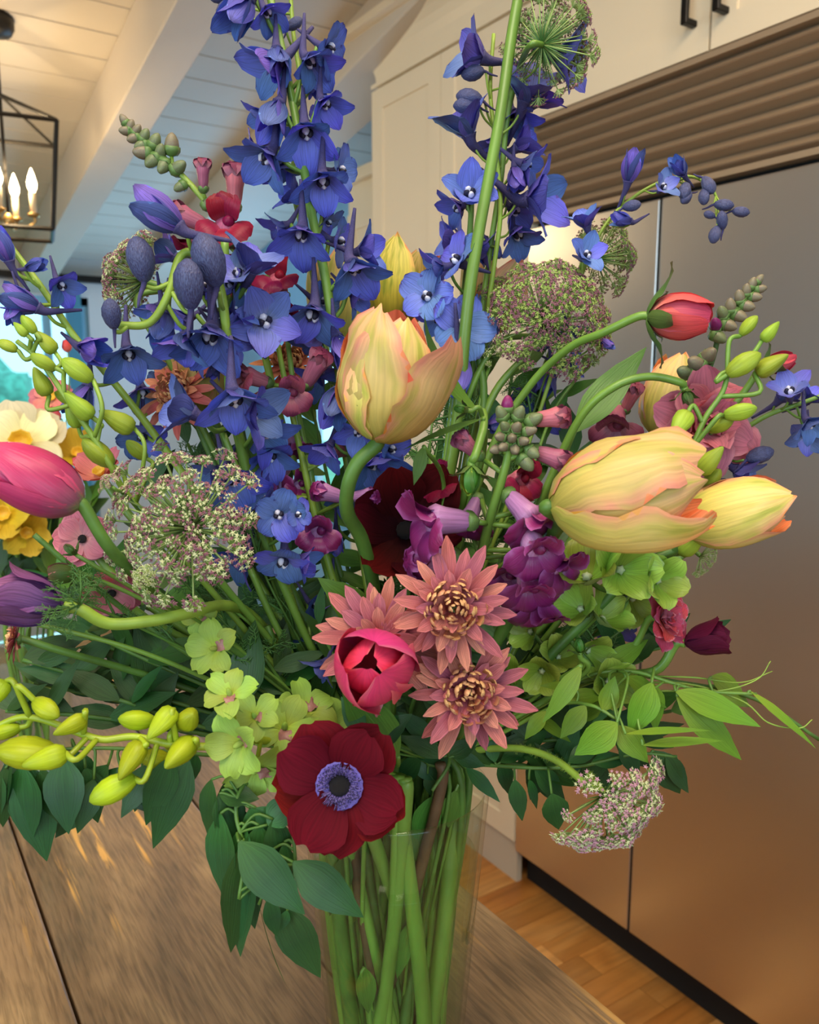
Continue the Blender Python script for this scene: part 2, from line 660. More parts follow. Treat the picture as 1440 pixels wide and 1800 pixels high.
M_pane = pane_mat('window_glass', (0.93, 0.97, 1, 1))
glazing('window_1', 'Y', RY1 + .05, -0.55, 1.12, 0.55, 1.92, (0.3, 0.90))
glazing('window_2', 'X', RX1 + .05, 3.55, 4.6, 0.7, 1.65, (4.08,))
glazing('window_3_added', 'X', RX0 - .05, -1.8, 1.1, 1.0, 2.4, (-0.83, 0.13))  # unseen window added for a blue reflection in the refrigerator
glazing('window_4_added', 'Y', RY0 - .05, -1.8, 0.6, 1.2, 2.6, (-1.0, -0.2))  # unseen window added around the daylight lamp behind the camera
hd = sbox('trim_1', -0.8, 1.62, RY1 - 0.07, RY1 - 0.005, 2.0, 2.035, M_black)
sbox('trim_2', 0.99, 1.07, RY1 - 0.05, RY1 - 0.004, 0.45, 2.0, plain('teal_trim', '#3f7f95', 0.5))

# outside the far window: a white porch railing and shrubs
M_white = plain('porch_white', '#eef2f4', 0.5)
rail = empty('porch_railing', (0.3, 7.2, 0.2), 'white slatted porch railing outside the far left window', 'railing')
for (z0, z1) in ((0.35, 0.40), (1.08, 1.14)):
    b = MB(); b.box(-2.0, 2.6, 7.17, 7.23, z0, z1)
    link('rail', b.mesh('rail', [M_white], False), rail)
for k in range(36):
    xx = -1.95 + k * 0.125
    b = MB(); b.box(xx, xx + .045, 7.18, 7.22, 0.0 + .2, 1.08)
    link('baluster', b.mesh('baluster', [M_white], False), rail)
M_lawn = plain('lawn', '#7fb98a', 0.9, var=0.3, vscale=4)
yd = sbox('ground', -8, 9, RY1 + .1, 16, 0.0, 0.2, M_lawn)
for (xx, yy, rr, cc) in ((0.55, 9.4, 0.6, '#57b08a'), (2.1, 9.0, 0.5, '#c77f9f'), (-1.3, 10.5, 0.9, '#4f9f7a'), (1.25, 12.5, .9, '#6fc0a0')):
    v = MB()
    prof = [(0.001, 0.0)] + [(rr * math.sin(t), rr * (1 - math.cos(t)) * .9) for t in [i * math.pi / 10 for i in range(1, 10)]] + [(.001, rr * 1.8)]
    v.lathe(prof, 20)
    for p in v.v:
        q = noise.noise(Vector(p) * 5 + Vector((xx, 0, 0)))
        p *= 1 + 0.18 * q
    o = link('shrub', v.mesh('shrub', [plain('shrub_leaf', cc, 0.8, var=0.5, vscale=9, bump=1)]), None,
             Matrix.Translation((xx, yy, 0.2)))
    tag(o, {'#57b08a': 'rounded green shrub outside behind the porch railing', '#c77f9f': 'pink flowering shrub outside the far window',
            '#4f9f7a': 'larger dark green shrub outside at the left', '#6fc0a0': 'pale green shrub furthest off outside the window'}[cc], 'shrub')

# ---------------------------------------------------------------- refrigerator
FX = 1.465
fr = empty('refrigerator', (FX + .3, 1.05, 0), 'wide built-in stainless steel refrigerator with louvered grille on top', 'refrigerator')
sbox('body', FX + .035, FX + .53, 0.445, 1.662, 0.10, 2.085, M_dark, fr)
sbox('door_gap_shade', FX + .0015, FX + .034, 1.2338, 1.2402, 0.105, 1.832, M_dark, fr)  # dark strip painted in for the shade between the doors
for (a, c) in ((1.2402, 1.661), (0.447, 1.2338)):
    sbox('door', FX, FX + .034, a, c, 0.105, 1.832, M_steel, fr, bev=0.003)
sbox('kick_plate', FX + .05, FX + .07, 0.447, 1.661, 0.0, 0.10, M_dark, fr)
nl = 7
z0, z1 = 1.858, 2.078
hh = (z1 - z0) / nl
for k in range(nl):
    zb = z0 + k * hh
    b = MB()
    pr = [(FX + .045, zb + hh * 1.3), (FX + .026, zb + hh * 1.02), (FX + .004, zb + hh * 0.52), (FX + .0, zb + hh * 0.42), (FX + .003, zb + hh * .34), (FX + .030, zb + hh * .06), (FX + .045, zb + hh * .2)]
    v = [(x, yy, z) for yy in (0.45, 1.655) for (x, z) in pr]
    n = len(pr)
    b.add(v, [(i, (i + 1) % n, n + (i + 1) % n, n + i) for i in range(n)] + [tuple(range(n))[::-1], tuple(range(n, 2 * n))])
    link('louver', b.mesh('louver', [M_louver], False), fr)
b = MB()
b.box(FX - .004, FX + .03, 0.447, 1.661, 2.078, 2.090)
b.box(FX - .002, FX + .03, 0.447, 1.661, 1.846, 1.858)
b.box(FX, FX + .03, 1.655, 1.661, 1.858, 2.078)
link('grille_frame', b.mesh('grille_frame', [M_louver], False), fr)

# ---------------------------------------------------------------- cabinets


def shaker_door(parent, x, y0, y1, z0, z1, rail_w=0.062):
    d = sbox('door', x + .006, x + .02, y0, y1, z0, z1, M_cab, parent)
    b = MB()
    b.box(x, x + .0075, y0, y0 + rail_w, z0, z1)
    b.box(x, x + .0075, y1 - rail_w, y1, z0, z1)
    b.box(x, x + .0075, y0 + rail_w, y1 - rail_w, z0, z0 + rail_w)
    b.box(x, x + .0075, y0 + rail_w, y1 - rail_w, z1 - rail_w, z1)
    link('door_frame', b.mesh('door_frame', [M_cab], False), d)
    return d


def handle(parent, x, yy, z0, z1):
    b = MB()
    b.box(x - .036, x - .026, yy - .008, yy + .008, z0, z1)
    b.box(x - .028, x + .001, yy - .007, yy + .007, z0, z0 + .013)
    b.box(x - .028, x + .001, yy - .007, yy + .007, z1 - .013, z1)
    o = link('handle', b.mesh('handle', [M_black], False), parent)
    o['label'] = 'black square bar handle'
    md = o.modifiers.new('bevel', 'BEVEL'); md.width = .002
    return o


t = empty('tall_cabinet', (FX + .25, 2.05, 0), 'tall cream pantry cabinet with two shaker doors left of the refrigerator', 'cabinet')
sbox('body', FX + .021, FX + .53, 1.664, 2.436, 0.10, 2.40, M_cab, t)
shaker_door(t, FX, 2.052, 2.4355, 0.13, 2.372)
shaker_door(t, FX, 1.666, 2.049, 0.13, 2.372)
sbox('toe_board', FX + .012, FX + .03, 1.664, 2.436, 0.0, 0.12, plain('kick_paint', '#c9bca6', .5), t)
t2 = empty('wall_cabinet', (FX + .25, 1.05, 2.10), 'cream cabinet above the refrigerator with black bar handles', 'cabinet')
sbox('body', FX + .021, FX + .53, 0.30, 1.663, 2.092, 2.40, M_cab, t2)
for (a, c, hy) in ((1.137, 1.6615, 1.172), (0.60, 1.131, 1.098)):
    d = shaker_door(t2, FX, a, c, 2.095, 2.372, 0.055)
    handle(d, FX, hy, 2.148, 2.30)
# crown moulding with a cove profile, returned at its left end
b = MB()
prof = []
for i in range(9):
    a = i / 8 * math.pi / 2
    prof.append((FX + .018 - 0.105 * (1 - math.cos(a)), 2.385 + 0.012 + 0.125 * math.sin(a)))
prof = [(FX + .018, 2.385), (FX + .005, 2.385), (FX + .005, 2.397)] + prof + [(FX - .095, 2.522), (FX - .095, 2.545), (FX + .0195, 2.545)]
n = len(prof)
v = [(x, 0.2, z) for (x, z) in prof] + [(x, 2.436 + max(0, min(.1, FX + .018 - x)), z) for (x, z) in prof]
b.add(v, [(i, (i + 1) % n, n + (i + 1) % n, n + i) for i in range(n)] + [tuple(range(n))[::-1], tuple(range(n, 2 * n))])
cr = link('crown_moulding', b.mesh('crown_moulding', [M_cab], False))
tag(cr, 'cream cove crown moulding running along the cabinet tops to the ceiling', 'moulding')
# soffit closing the gap up to the sloped ceiling
sbox('trim_3', FX + .02, FX + .53, 0.2, 2.436, 2.546, 3.2, M_beam)

t3 = empty('end_cabinet', (1.95, 2.8, 0), 'further cream cabinet set back beyond the tall pantry', 'cabinet')
sbox('body', 1.75, 1.99, 2.44, 3.10, 0, 2.24, M_cab, t3)
shaker_door(t3, 1.73, 2.46, 3.08, 0.13, 2.12)
b = MB()
b.box(1.715, 1.99, 2.44, 3.12, 2.24, 2.262)
b.box(1.725, 1.99, 2.44, 3.11, 2.262, 2.29)
link('cornice', b.mesh('cornice', [M_cab], False), t3)

# ---------------------------------------------------------------- lantern pendant
LX, LY = 0.425, 2.88
lan = empty('lantern_pendant', (LX, LY, 1.88), 'black open-frame lantern pendant with lit candle bulbs at upper left', 'lamp')
M_wire = plain('lantern_black', '#33312f', 0.45, metal=0.7)
yaw_l = math.radians(9.5)
ca, sa = math.cos(-yaw_l), math.sin(-yaw_l)


def lw(x, yv, z): return Vector((LX + ca * x - sa * yv, LY + sa * x + ca * yv, z))


def sq(h, z): return [lw(sx * h, sy * h, z) for sx, sy in ((-1, -1), (1, -1), (1, 1), (-1, 1))]


top, bot = sq(0.150, 2.205), sq(0.122, 1.90)
b = MB()
for i in range(4):
    b.tube([top[i], top[(i + 1) % 4]], .0065, 4)
    b.tube([bot[i], bot[(i + 1) % 4]], .0065, 4)
    b.tube([top[i], bot[i]], .0065, 4)
    b.tube([top[i], lw(0, 0, 2.30)], .0055, 4)
link('lantern_frame', b.mesh('lantern_frame', [M_wire], False), lan)
b = MB(); b.tube([lw(0, 0, 2.29), lw(0, 0, ceil_z(LY) - .02)], .006, 8); b.tube([lw(0, 0, 2.30), lw(0, 0, 1.93)], .005, 8)
link('rod', b.mesh('rod', [M_wire]), lan)
b = MB(); b.lathe([(.001, -.045), (.045, -.04), (.055, -.02), (.055, 0.012), (.001, .012)], 20, Matrix.Translation((LX, LY, ceil_z(LY) - .002)))
link('canopy', b.mesh('canopy', [M_wire]), lan)
b = MB(); b.lathe([(.001, 0), (.014, .004), (.02, .02), (.01, .04), (.001, .045)], 12, Matrix.Translation((LX, LY, 1.915)))
link('hub', b.mesh('hub', [M_brass]), lan)
for k in range(4):
    a = math.pi / 4 + k * math.pi / 2 + .5
    dx, dy = .075 * math.cos(a), .075 * math.sin(a)
    b = MB()
    b.tube(crom([lw(0, 0, 1.935), lw(dx * .5, dy * .5, 1.915), lw(dx, dy, 1.93), lw(dx, dy, 1.95)], 5), .004, 8)
    Mx = Matrix.Translation(lw(dx, dy, 1.945))
    b.lathe([(.001, 0), (.017, .004), (.019, .012), (.012, .014), (.001, .014)], 14, Mx)
    arm = link('arm', b.mesh('arm', [M_brass]), lan)
    b = MB(); b.lathe([(.0095, .012), (.0095, .075), (.001, .076)], 12, Mx)
    link('candle_sleeve', b.mesh('candle_sleeve', [M_candle]), arm)
    b = MB(); b.lathe([(.006, .075), (.013, .09), (.0145, .103), (.009, .125), (.002, .145), (.0005, .147)], 12, Mx)
    link('bulb', b.mesh('bulb', [M_bulb]), arm)
pl = bpy.data.lights.new('candle_light', 'POINT')
pl.energy, pl.color, pl.shadow_soft_size = 9, (1.0, 0.74, 0.42), 0.04
po = bpy.data.objects.new('candle_light', pl)
COL.objects.link(po)
po.location = lw(0, 0, 2.08)

# ---------------------------------------------------------------- the table
TZ = 0.90
tb = empty('table', (-0.02, 0.8, 0.0), 'long worn brown plank table the big bouquet stands on', 'table')
pe = [0.501, 0.318, 0.11, -0.085, -0.30, -0.50, -0.70]
for k in range(len(pe) - 1):
    b = MB()
    b.box(pe[k + 1] + .0012, pe[k] - .0012, -0.7, 1.72, TZ - .042, TZ - (0.0006 if k % 2 else 0))
    o = link('plank', b.mesh('plank', [M_table], False), tb)
    md = o.modifiers.new('bevel', 'BEVEL'); md.width = .0022; md.segments = 2
b = MB()
b.box(-0.62, 0.42, -0.6, 1.62, TZ - .13, TZ - .043)
link('apron', b.mesh('apron', [M_table], False), tb)
for (xx, yy) in ((-.58, -.55), (.34, -.55), (-.58, 1.52), (.34, 1.52)):
    sbox('leg', xx, xx + .08, yy, yy + .08, 0.0, TZ - .13, M_table, tb, bev=.004)

# ================================================================ plant materials
D_IN = petal_mat('delphinium_inner', [(0, '#c4d0fa'), (0.25, '#8ca4f6'), (0.8, '#7890f2'), (1, '#6070d8')], streak=0.3, trans=0.38, rough=0.45, jit=0.05)
D_OUT = petal_mat('delphinium_outer', [(0, '#4a4590'), (0.4, '#625fb8'), (0.85, '#706fce'), (1, '#4a4890')], streak=0.4, trans=0.38, rough=0.5, jit=0.06)
DL_IN = petal_mat('pale_delphinium_inner', [(0, '#d6dcf6'), (0.4, '#8c9be6'), (1, '#5f6bcb')], streak=0.3, trans=0.3, jit=0.05)
DL_OUT = petal_mat('pale_delphinium_outer', [(0, '#5c5a9c'), (0.4, '#6a6cc0'), (1, '#4d4c98')], streak=0.35, trans=0.3, jit=0.06)
D_SPUR = plain('delphinium_spur', '#45407c', 0.6, var=0.5, vscale=120, bump=0.5)
D_BUD = plain('delphinium_bud', '#30325c', 0.5, var=0.4, vscale=45, stretch=(1, 1, .25), bump=0.5, col2='#46507c')
D_DARK = plain('delphinium_bee', '#1c1a33', 0.6, var=0.3, vscale=90)
D_WHITE = plain('delphinium_bee_white', '#d6d6e6', 0.6)
G_STEM = plain('green_stem', '#6c9438', 0.45, var=0.3, vscale=40, stretch=(1, 1, .3), coat=0.1)
G_STEM_L = plain('light_green_stem', '#88a83c', 0.45, var=0.25, vscale=40)
G_STEM_D = plain('dark_green_stem', '#517a2e', 0.5, var=0.35, vscale=40)
G_YEL = plain('chartreuse_stem', '#9fb52a', 0.4, var=0.2, vscale=40)
G_CALYX = plain('green_calyx', '#5e8040', 0.5, var=0.35, vscale=80)
SN_BUD = plain('snapdragon_green_bud', '#6f8850', 0.5, var=0.5, vscale=60, col2='#5a5048')
SN_PUR = plain('snapdragon_dusky_bud', '#7c8458', 0.5, var=0.5, vscale=60, col2='#6e4c56')
LEAF_RUS = petal_mat('ruscus_leaf', [(0, '#37652a'), (0.5, '#224d24'), (1, '#255426')], streak=0.25, rough=0.42, trans=0.12, spec=0.3, jit=0.03, coat=0.1)
LEAF_RUSB = petal_mat('ruscus_leaf_back', [(0, '#3f7034'), (1, '#34642e')], streak=0.25, rough=0.45, trans=0.12, jit=0.03)
LEAF_MID = petal_mat('mid_green_leaf', [(0, '#5f8f34'), (1, '#43782c')], streak=0.3, rough=0.38, trans=0.25, spec=0.4, jit=0.05)
LEAF_DK = petal_mat('dark_green_leaf', [(0, '#335a22'), (1, '#26501e')], streak=0.3, rough=0.42, trans=0.15, spec=0.4, jit=0.05)
LEAF_LT = petal_mat('bright_green_leaf', [(0, '#92ad36'), (0.5, '#76a02e'), (1, '#6a9a2e')], streak=0.22, rough=0.35, trans=0.3, jit=0.03, coat=0.12)
LEAF_LTB = petal_mat('bright_green_leaf_back', [(0, '#a3b654'), (1, '#83a545')], streak=0.2, rough=0.45, trans=0.3, jit=0.03)
FERN = plain('feathery_green', '#4d7c38', 0.55, var=0.3, vscale=50)
T_AP = petal_mat('apricot_tulip_outer', [(0, '#b9b650'), (0.3, '#dcca6e'), (0.65, '#ebd48a'), (1, '#f0bc8c')], edge='#f09c88', edge_w=0.16,
                 streak=0.16, trans=0.3, rough=0.45, blotch='#bfc058', bscale=3.0)
T_API = petal_mat('apricot_tulip_inner', [(0, '#f2c040'), (0.4, '#f6b870'), (1, '#f58a62')], streak=0.2, trans=0.3, blotch='#f26a3c', bscale=3)
T_YE = petal_mat('yellow_tulip', [(0, '#c9b038'), (0.5, '#dcc650'), (1, '#e9d878')], edge='#f0b070', edge_w=0.1, streak=0.2, trans=0.3, blotch='#a8ac40')
T_PK = petal_mat('pink_tulip_outer', [(0, '#8c9a6a'), (0.1, '#a0607a'), (0.35, '#b83c68'), (0.75, '#d84070'), (1, '#ec5a7c')], streak=0.14, trans=0.25,
                 rough=0.34, spec=0.4, edge='#e2527a', edge_w=0.15)
T_PKI = petal_mat('pink_tulip_inner', [(0, '#d83a5a'), (1, '#e8406a')], streak=0.15, trans=0.3, rough=0.4)
T_RO = petal_mat('rose_tulip_outer', [(0, '#d8667e'), (0.4, '#e4487a'), (1, '#ec4680')], streak=0.12, trans=0.25, rough=0.38, edge='#f07e92', edge_w=.12)
R_CO = petal_mat('coral_ranunculus', [(0, '#f0a090'), (0.3, '#e56a70'), (1, '#dc4c68')], streak=0.2, trans=0.3, rough=0.5, jit=.03)
R_PK = petal_mat('dusty_pink_ranunculus', [(0, '#eab4b4'), (0.5, '#e08e9e'), (1, '#d87e96')], streak=0.2, trans=0.42, edge='#e6a0ae', edge_w=.15, jit=.03)
R_SA = petal_mat('salmon_petal', [(0, '#f4b08a'), (0.4, '#ec8c88'), (1, '#e88a96')], streak=0.2, trans=0.3)
A_RED = petal_mat('crimson_anemone', [(0, '#3c0810'), (0.3, '#560612'), (1, '#640814')], streak=0.25, trans=0.15, rough=0.7, spec=.1, jit=.02)
A_DK = petal_mat('dark_red_anemone', [(0, '#1c040a'), (0.5, '#34060e'), (1, '#540a16')], streak=0.3, trans=0.15, rough=0.7, spec=.1, jit=.02)
A_BG = petal_mat('burgundy_anemone', [(0, '#5a1a3a'), (0.5, '#561030'), (1, '#5c1030')], streak=0.3, trans=0.2, rough=0.6, spec=.15, jit=.02)
A_PU = petal_mat('purple_anemone', [(0, '#5a3c78'), (0.4, '#764a88'), (1, '#9a5c90')], streak=0.45, trans=0.3, rough=0.55, jit=.03)
A_BLK = plain('anemone_black', '#140f18', 0.65, var=0.5, vscale=300, bump=1)
A_STA = plain('anemone_stamen', '#2a2452', 0.6, var=0.3, vscale=200)
A_RING = plain('anemone_ring', '#7a68bc', 0.6, var=0.3, vscale=160, col2='#33277a')
C_OUT = petal_mat('mum_petal', [(0, '#8a2c44'), (0.45, '#b2545f'), (1, '#c8746e')], streak=0.5, trans=0.22, rough=0.5, edge='#c66f76', edge_w=.12, jit=.05)
C_OR = petal_mat('orange_mum_petal', [(0, '#b0503e'), (0.5, '#d4785a'), (1, '#dc8a70')], streak=0.35, trans=0.22, rough=0.5, jit=.05)
C_IN = petal_mat('mum_inner_petal', [(0, '#6e2826'), (0.45, '#b8664e'), (1, '#eebc88')], streak=0.2, trans=0.15, rough=0.5)
S_MAG = petal_mat('magenta_snapdragon', [(0, '#9c4a86'), (0.4, '#8e2a72'), (1, '#84205e')], streak=0.2, trans=0.2, rough=0.32, spec=0.5, edge='#ad5fa6', edge_w=.2)
S_LIL = petal_mat('lilac_snapdragon_tube', [(0, '#b67cb4'), (1, '#c48cc0')], streak=0.25, trans=0.2, rough=0.35)
S_CRI = petal_mat('crimson_snapdragon', [(0, '#b85a74'), (0.4, '#9a1f48'), (1, '#861038')], streak=0.2, trans=0.25, rough=0.4)
S_ROS = petal_mat('rose_snapdragon_tube', [(0, '#c07a8c'), (1, '#b85a78')], streak=0.25, trans=0.2, rough=0.4)
S_MAU = petal_mat('mauve_snapdragon', [(0, '#b8808c'), (0.5, '#9c5068'), (1, '#7e2e4e')], streak=0.25, trans=0.2, rough=0.4)
U_GR = plain('umbel_ray', '#8fa860', 0.6)
U_CR = plain('umbel_cream', '#c8cc9c', 0.7, var=0.2, vscale=300)
U_PU = plain('umbel_purple', '#94606e', 0.7, var=0.3, vscale=300)
U_PUL = plain('umbel_pale_pink', '#c490a0', 0.7, var=0.25, vscale=300)
U_GN = plain('umbel_green_floret', '#9ab05a', 0.7, var=0.25, vscale=300)
O_BUD = petal_mat('chartreuse_bud', [(0, '#98ae24'), (0.5, '#b6c722'), (1, '#9aae28')], streak=0.14, trans=0.25, rough=0.4, jit=.03)
O_BUDG = petal_mat('green_orchid_bud', [(0, '#9ab03a'), (0.5, '#a8bf3c'), (1, '#8ca838')], streak=0.14, trans=0.25, rough=0.4, jit=.03)
O_PET = petal_mat('green_orchid_petal', [(0, '#b4c83c'), (0.5, '#a9c662'), (1, '#a2c04c')], streak=0.14, trans=0.35, rough=0.45, jit=.04)
O_LIP = plain('orchid_lip', '#b08078', 0.5, var=0.5, vscale=150, col2='#6a3a3a')
B_CUP = petal_mat('bells_cup', [(0, '#8fb240'), (0.6, '#a0c048'), (1, '#b4cc58')], streak=0.25, trans=0.35, rough=0.35, jit=.04, coat=.15)
B_CUPB = petal_mat('bells_cup_back', [(0, '#86a860'), (1, '#9cb870')], streak=0.25, trans=0.35, rough=0.45, jit=.04)
B_SEED = plain('bells_seed', '#b8c8a0', 0.5, var=0.3, vscale=90)
Y_DAF = petal_mat('pale_daffodil', [(0, '#f0d060'), (0.25, '#f0e6b0'), (1, '#f2eccb')], streak=0.12, trans=0.35)
Y_YEL = petal_mat('yellow_petal', [(0, '#e0c020'), (1, '#e8d048')], streak=0.15, trans=0.3)
SEPAL = petal_mat('ranunculus_sepal', [(0, '#6a8a40'), (0.6, '#58743a'), (1, '#6e6040')], streak=0.3, trans=0.2)

# ================================================================ plant shapes
PROFS = {
    'round': [0.22, 0.62, 0.88, 1.0, 1.0, 0.88, 0.42],
    'oval': [0.30, 0.70, 0.95, 1.0, 0.88, 0.62, 0.14],
    'ovate': [0.30, 0.78, 1.0, 0.96, 0.78, 0.48, 0.06],
    'obovate': [0.25, 0.45, 0.68, 0.9, 1.0, 0.86, 0.25],
    'spoon': [0.35, 0.5, 0.72, 0.92, 1.0, 0.82, 0.12],
    'lance': [0.12, 0.62, 0.95, 1.0, 0.78, 0.42, 0.015],
    'leafy': [0.06, 0.7, 1.0, 0.95, 0.72, 0.38, 0.01],
    'strap': [0.6, 0.85, 1.0, 1.0, 0.85, 0.5, 0.02],
    'tulip': [0.42, 0.85, 1.0, 0.98, 0.86, 0.60, 0.10],
    'blunt': [0.42, 0.80, 0.98, 1.0, 0.96, 0.84, 0.40],
}


def lerp_list(L, u):
    x = u * (len(L) - 1)
    i = min(int(x), len(L) - 2)
    t = x - i
    t2 = t * t * (3 - 2 * t) * .5 + t * .5
    return L[i] * (1 - t2) + L[i + 1] * t2


_pc = {}


def petal(key, L, W, prof, ang, cup, mats, nu=8, nv=6, ruf=0.0, rf=3.0, r0=0.0, th=0.004, seed=0, fold=0.0, twist=0.0):
    """a closed, thin petal growing from the origin along +Z and out along +X.
    ang: angle from +Z (degrees) along its length; cup: curvature across (1/unit)"""
    k = (key, L, W, prof, tuple(ang), cup, nu, nv, ruf, seed, r0, fold, twist, mats[0].name)
    if k in _pc: return _pc[k]
    PR = PROFS[prof]
    rn = random.Random(seed * 31 + 5)
    ph = [rn.uniform(0, 6.28) for _ in range(4)]
    r, z = r0, 0.0
    rows = []
    for i in range(nu + 1):
        u = i / nu
        a = math.radians(lerp_list(ang, u))
        if i: 
            r += math.sin(a) * L / nu
            z += math.cos(a) * L / nu
        rows.append((r, z, a, W * 0.5 * lerp_list(PR, u)))
    top, bot, uv = [], [], []
    for i, (r, z, a, w) in enumerate(rows):
        u = i / nu
        nx, nz = -math.cos(a), math.sin(a)
        tw = twist * u
        for j in range(nv + 1):
            s = j / nv * 2 - 1
            if abs(cup) > 1e-5:
                t = s * w * cup
                t = max(-2.6, min(2.6, t))
                yy = math.sin(t) / cup
                of = (1 - math.cos(t)) / cup
            else:
                yy, of = s * w, 0
            of += fold * abs(s) * w
            of += ruf * (abs(s) ** 1.5) * (0.25 + u) * math.sin(rf * 6.28 * u + ph[0] + (2.1 if s > 0 else 0))
            dz = ruf * 0.7 * u ** 4 * math.sin(s * 5.0 * rf * .4 + ph[1])
            yt = yy * math.cos(tw) - of * math.sin(tw)
            of = yy * math.sin(tw) + of * math.cos(tw)
            p = Vector((r + nx * of + math.sin(a) * dz, yt, z + nz * of + math.cos(a) * dz))
            top.append(p)
            e = th * L * max(0, (1 - s ** 4)) * min(1, 8 * (1 - u)) 
            bot.append(p - Vector((nx, 0, nz)) * e)
            uv.append((j / nv, u))
    n = nv + 1
    f1 = [(i * n + j, (i + 1) * n + j, (i + 1) * n + j + 1, i * n + j + 1) for i in range(nu) for j in range(nv)]
    off = len(top)
    f2 = [tuple(off + q for q in f[::-1]) for f in f1]
    me = mesh(key, top + bot, f1 + f2, list(mats), [0] * len(f1) + [len(mats) - 1] * len(f2), uv + uv)
    _pc[k] = me
    return me


def whorl(parent, meshes, n, M, phase=0.0, sc=1.0, tilt=0.0, jt=4.0, js=0.06, rn=None, name='petal'):
    rn = rn or random
    out = []
    for k in range(n):
        me = meshes[k % len(meshes)] if isinstance(meshes, list) else meshes
        A = phase + 2 * math.pi * k / n + math.radians(rn.uniform(-jt, jt))
        s = sc * (1 + rn.uniform(-js, js))
        X = M @ Matrix.Rotation(A, 4, 'Z') @ Matrix.Rotation(math.radians(tilt + rn.uniform(-jt, jt)), 4, 'Y') @ Matrix.Diagonal((s, s, s, 1))
        out.append(link(name, me, parent, X))
    return out


# ---------------------------------------------------------------- the vase: where every stem ends
VAX = P(695, 1388, 0.585)
RIM_Z = 1.157
_sr = random.Random(11)


def vase_r(z):
    t = (z - TZ) / (RIM_Z - TZ)
    return 0.0435 + 0.0205 * t ** 1.15


def foot_points(rim_hint=None, wide=0):
    """mouth, neck and foot of a stem inside the vase, leaning across it"""
    a = _sr.uniform(0, 6.28)
    if rim_hint is not None:
        d = Vector(rim_hint) - VAX
        a = math.atan2(d.y, d.x) + _sr.uniform(-.35, .35)
    r1 = _sr.uniform(0.026, 0.054) if not wide else _sr.uniform(.04, .0575)
    r2 = _sr.uniform(0.020, 0.037)
    b = a + _sr.choice((-1, 1)) * _sr.uniform(0.3, 2.1)
    c = Vector((VAX.x, VAX.y, 0))
    m = c + Vector((math.cos(a) * r1, math.sin(a) * r1, RIM_Z + .012))
    ft = c + Vector((math.cos(b) * r2, math.sin(b) * r2, TZ + _sr.uniform(0.016, 0.05)))
    mid = m.lerp(ft, 0.5) + Vector((_sr.uniform(-.006, .006), _sr.uniform(-.006, .006), 0))
    return [m, mid, ft]


def stem_curve(pts, vase=True, seg=6):
    """pts: (px, py, depth) from the flower downwards"""
    w = [P(*p) if not isinstance(p, Vector) else p for p in pts]
    if vase: w += foot_points(w[-1])
    return crom(w, seg)


def nearest(curve, p):
    return min(range(len(curve)), key=lambda i: (curve[i] - p).length_squared)


def new_plant(name, label, cat, curve, group=None):
    return empty(name, curve[-1], label, cat, group)


def add_stem(root, curve, r, mat, taper=0.6, extra=None, n=8, name='stem', hairy=False):
    b = MB()
    k = len(curve)
    b.tube(curve, [r * (taper + (1 - taper) * i / (k - 1)) for i in range(k)], n)
    for e in (extra or []): b.tube(e[0], e[1], 6)
    if hairy:
        rn = random.Random(3)
        for i in range(k // 2):
            for _ in range(22):
                p = curve[i].lerp(curve[i + 1], rn.random())
                d = Vector((rn.gauss(0, 1), rn.gauss(0, 1), rn.gauss(0, 1))).normalized()
                b.tube([p, p + d * (r * 1.7)], [.00018, .00006], 3)
    return link(name, b.mesh(name, [mat]), root)


# ---------------------------------------------------------------- delphinium
def delph_meshes(pale, open_):
    mi, mo = (DL_IN, DL_OUT) if pale else (D_IN, D_OUT)
    if open_ == 'open':
        return [petal('petal', 0.57, 0.48, 'round', [25, 50, 72, 80, 84], .8, (mi, mo), 8, 6, ruf=.012, th=.014, seed=s) for s in (1, 2)]
    if open_ == 'half':
        return [petal('petal', 0.64, 0.46, 'oval', [36, 44, 46, 52, 66], 1.5, (mi, mo), 8, 6, ruf=.010, th=.014, seed=s) for s in (3, 4)]
    return [petal('petal', 0.72, 0.44, 'oval', [42, 26, 14, 4, 10], 2.5, (mi, mo), 8, 6, ruf=.008, th=.014, seed=s) for s in (5, 6)]


_dc = {}


def delph_centre(spur_len, bend):
    k = (spur_len, bend)
    if k in _dc: return _dc[k]
    b = MB()
    pts = crom([(0, 0, .05), (0, 0, -.10), (bend * .22, 0, -.32 * spur_len / .6), (bend * .5, 0, -spur_len)], 4)
    n = len(pts)
    b.tube(pts, [0.125 * (1 - 0.80 * (i / (n - 1)) ** .6) for i in range(n)], 7, 0)
    rn = random.Random(4)
    for i in range(4):
        a = i * math.pi / 2 + .4
        p = Vector((.05 * math.cos(a), .05 * math.sin(a), .08))
        b.lathe([(.001, 0), (.05, .04), (.055, .09), (.02, .14), (.001, .15)], 7, Matrix.Translation(p), 1 if i % 2 else 2)
    me = b.mesh('flower', [D_SPUR, D_DARK, D_WHITE])
    _dc[k] = me
    return me


def delph_bud_mesh(i, mats):
    k = ('bud', i, mats[0].name)
    if k in _dc: return _dc[k]
    b = MB()
    b.lathe([(.03, -.46), (.12, -.41), (.23, -.24), (.29, 0), (.27, .22), (.17, .40), (.05, .49), (.001, .5)], 15, None, 0, ribs=5, ra=.05)
    pts = crom([(0, 0, -.36), (.05, 0, -.5), (.2, 0, -.72), (.30, 0, -.95)], 3)
    b.tube(pts, [.075, .07, .065, .06, .055, .05, .045, .04, .035, .025], 6, 1)
    me = b.mesh('bud', [mats[0], mats[1]])
    _dc[k] = me
    return me


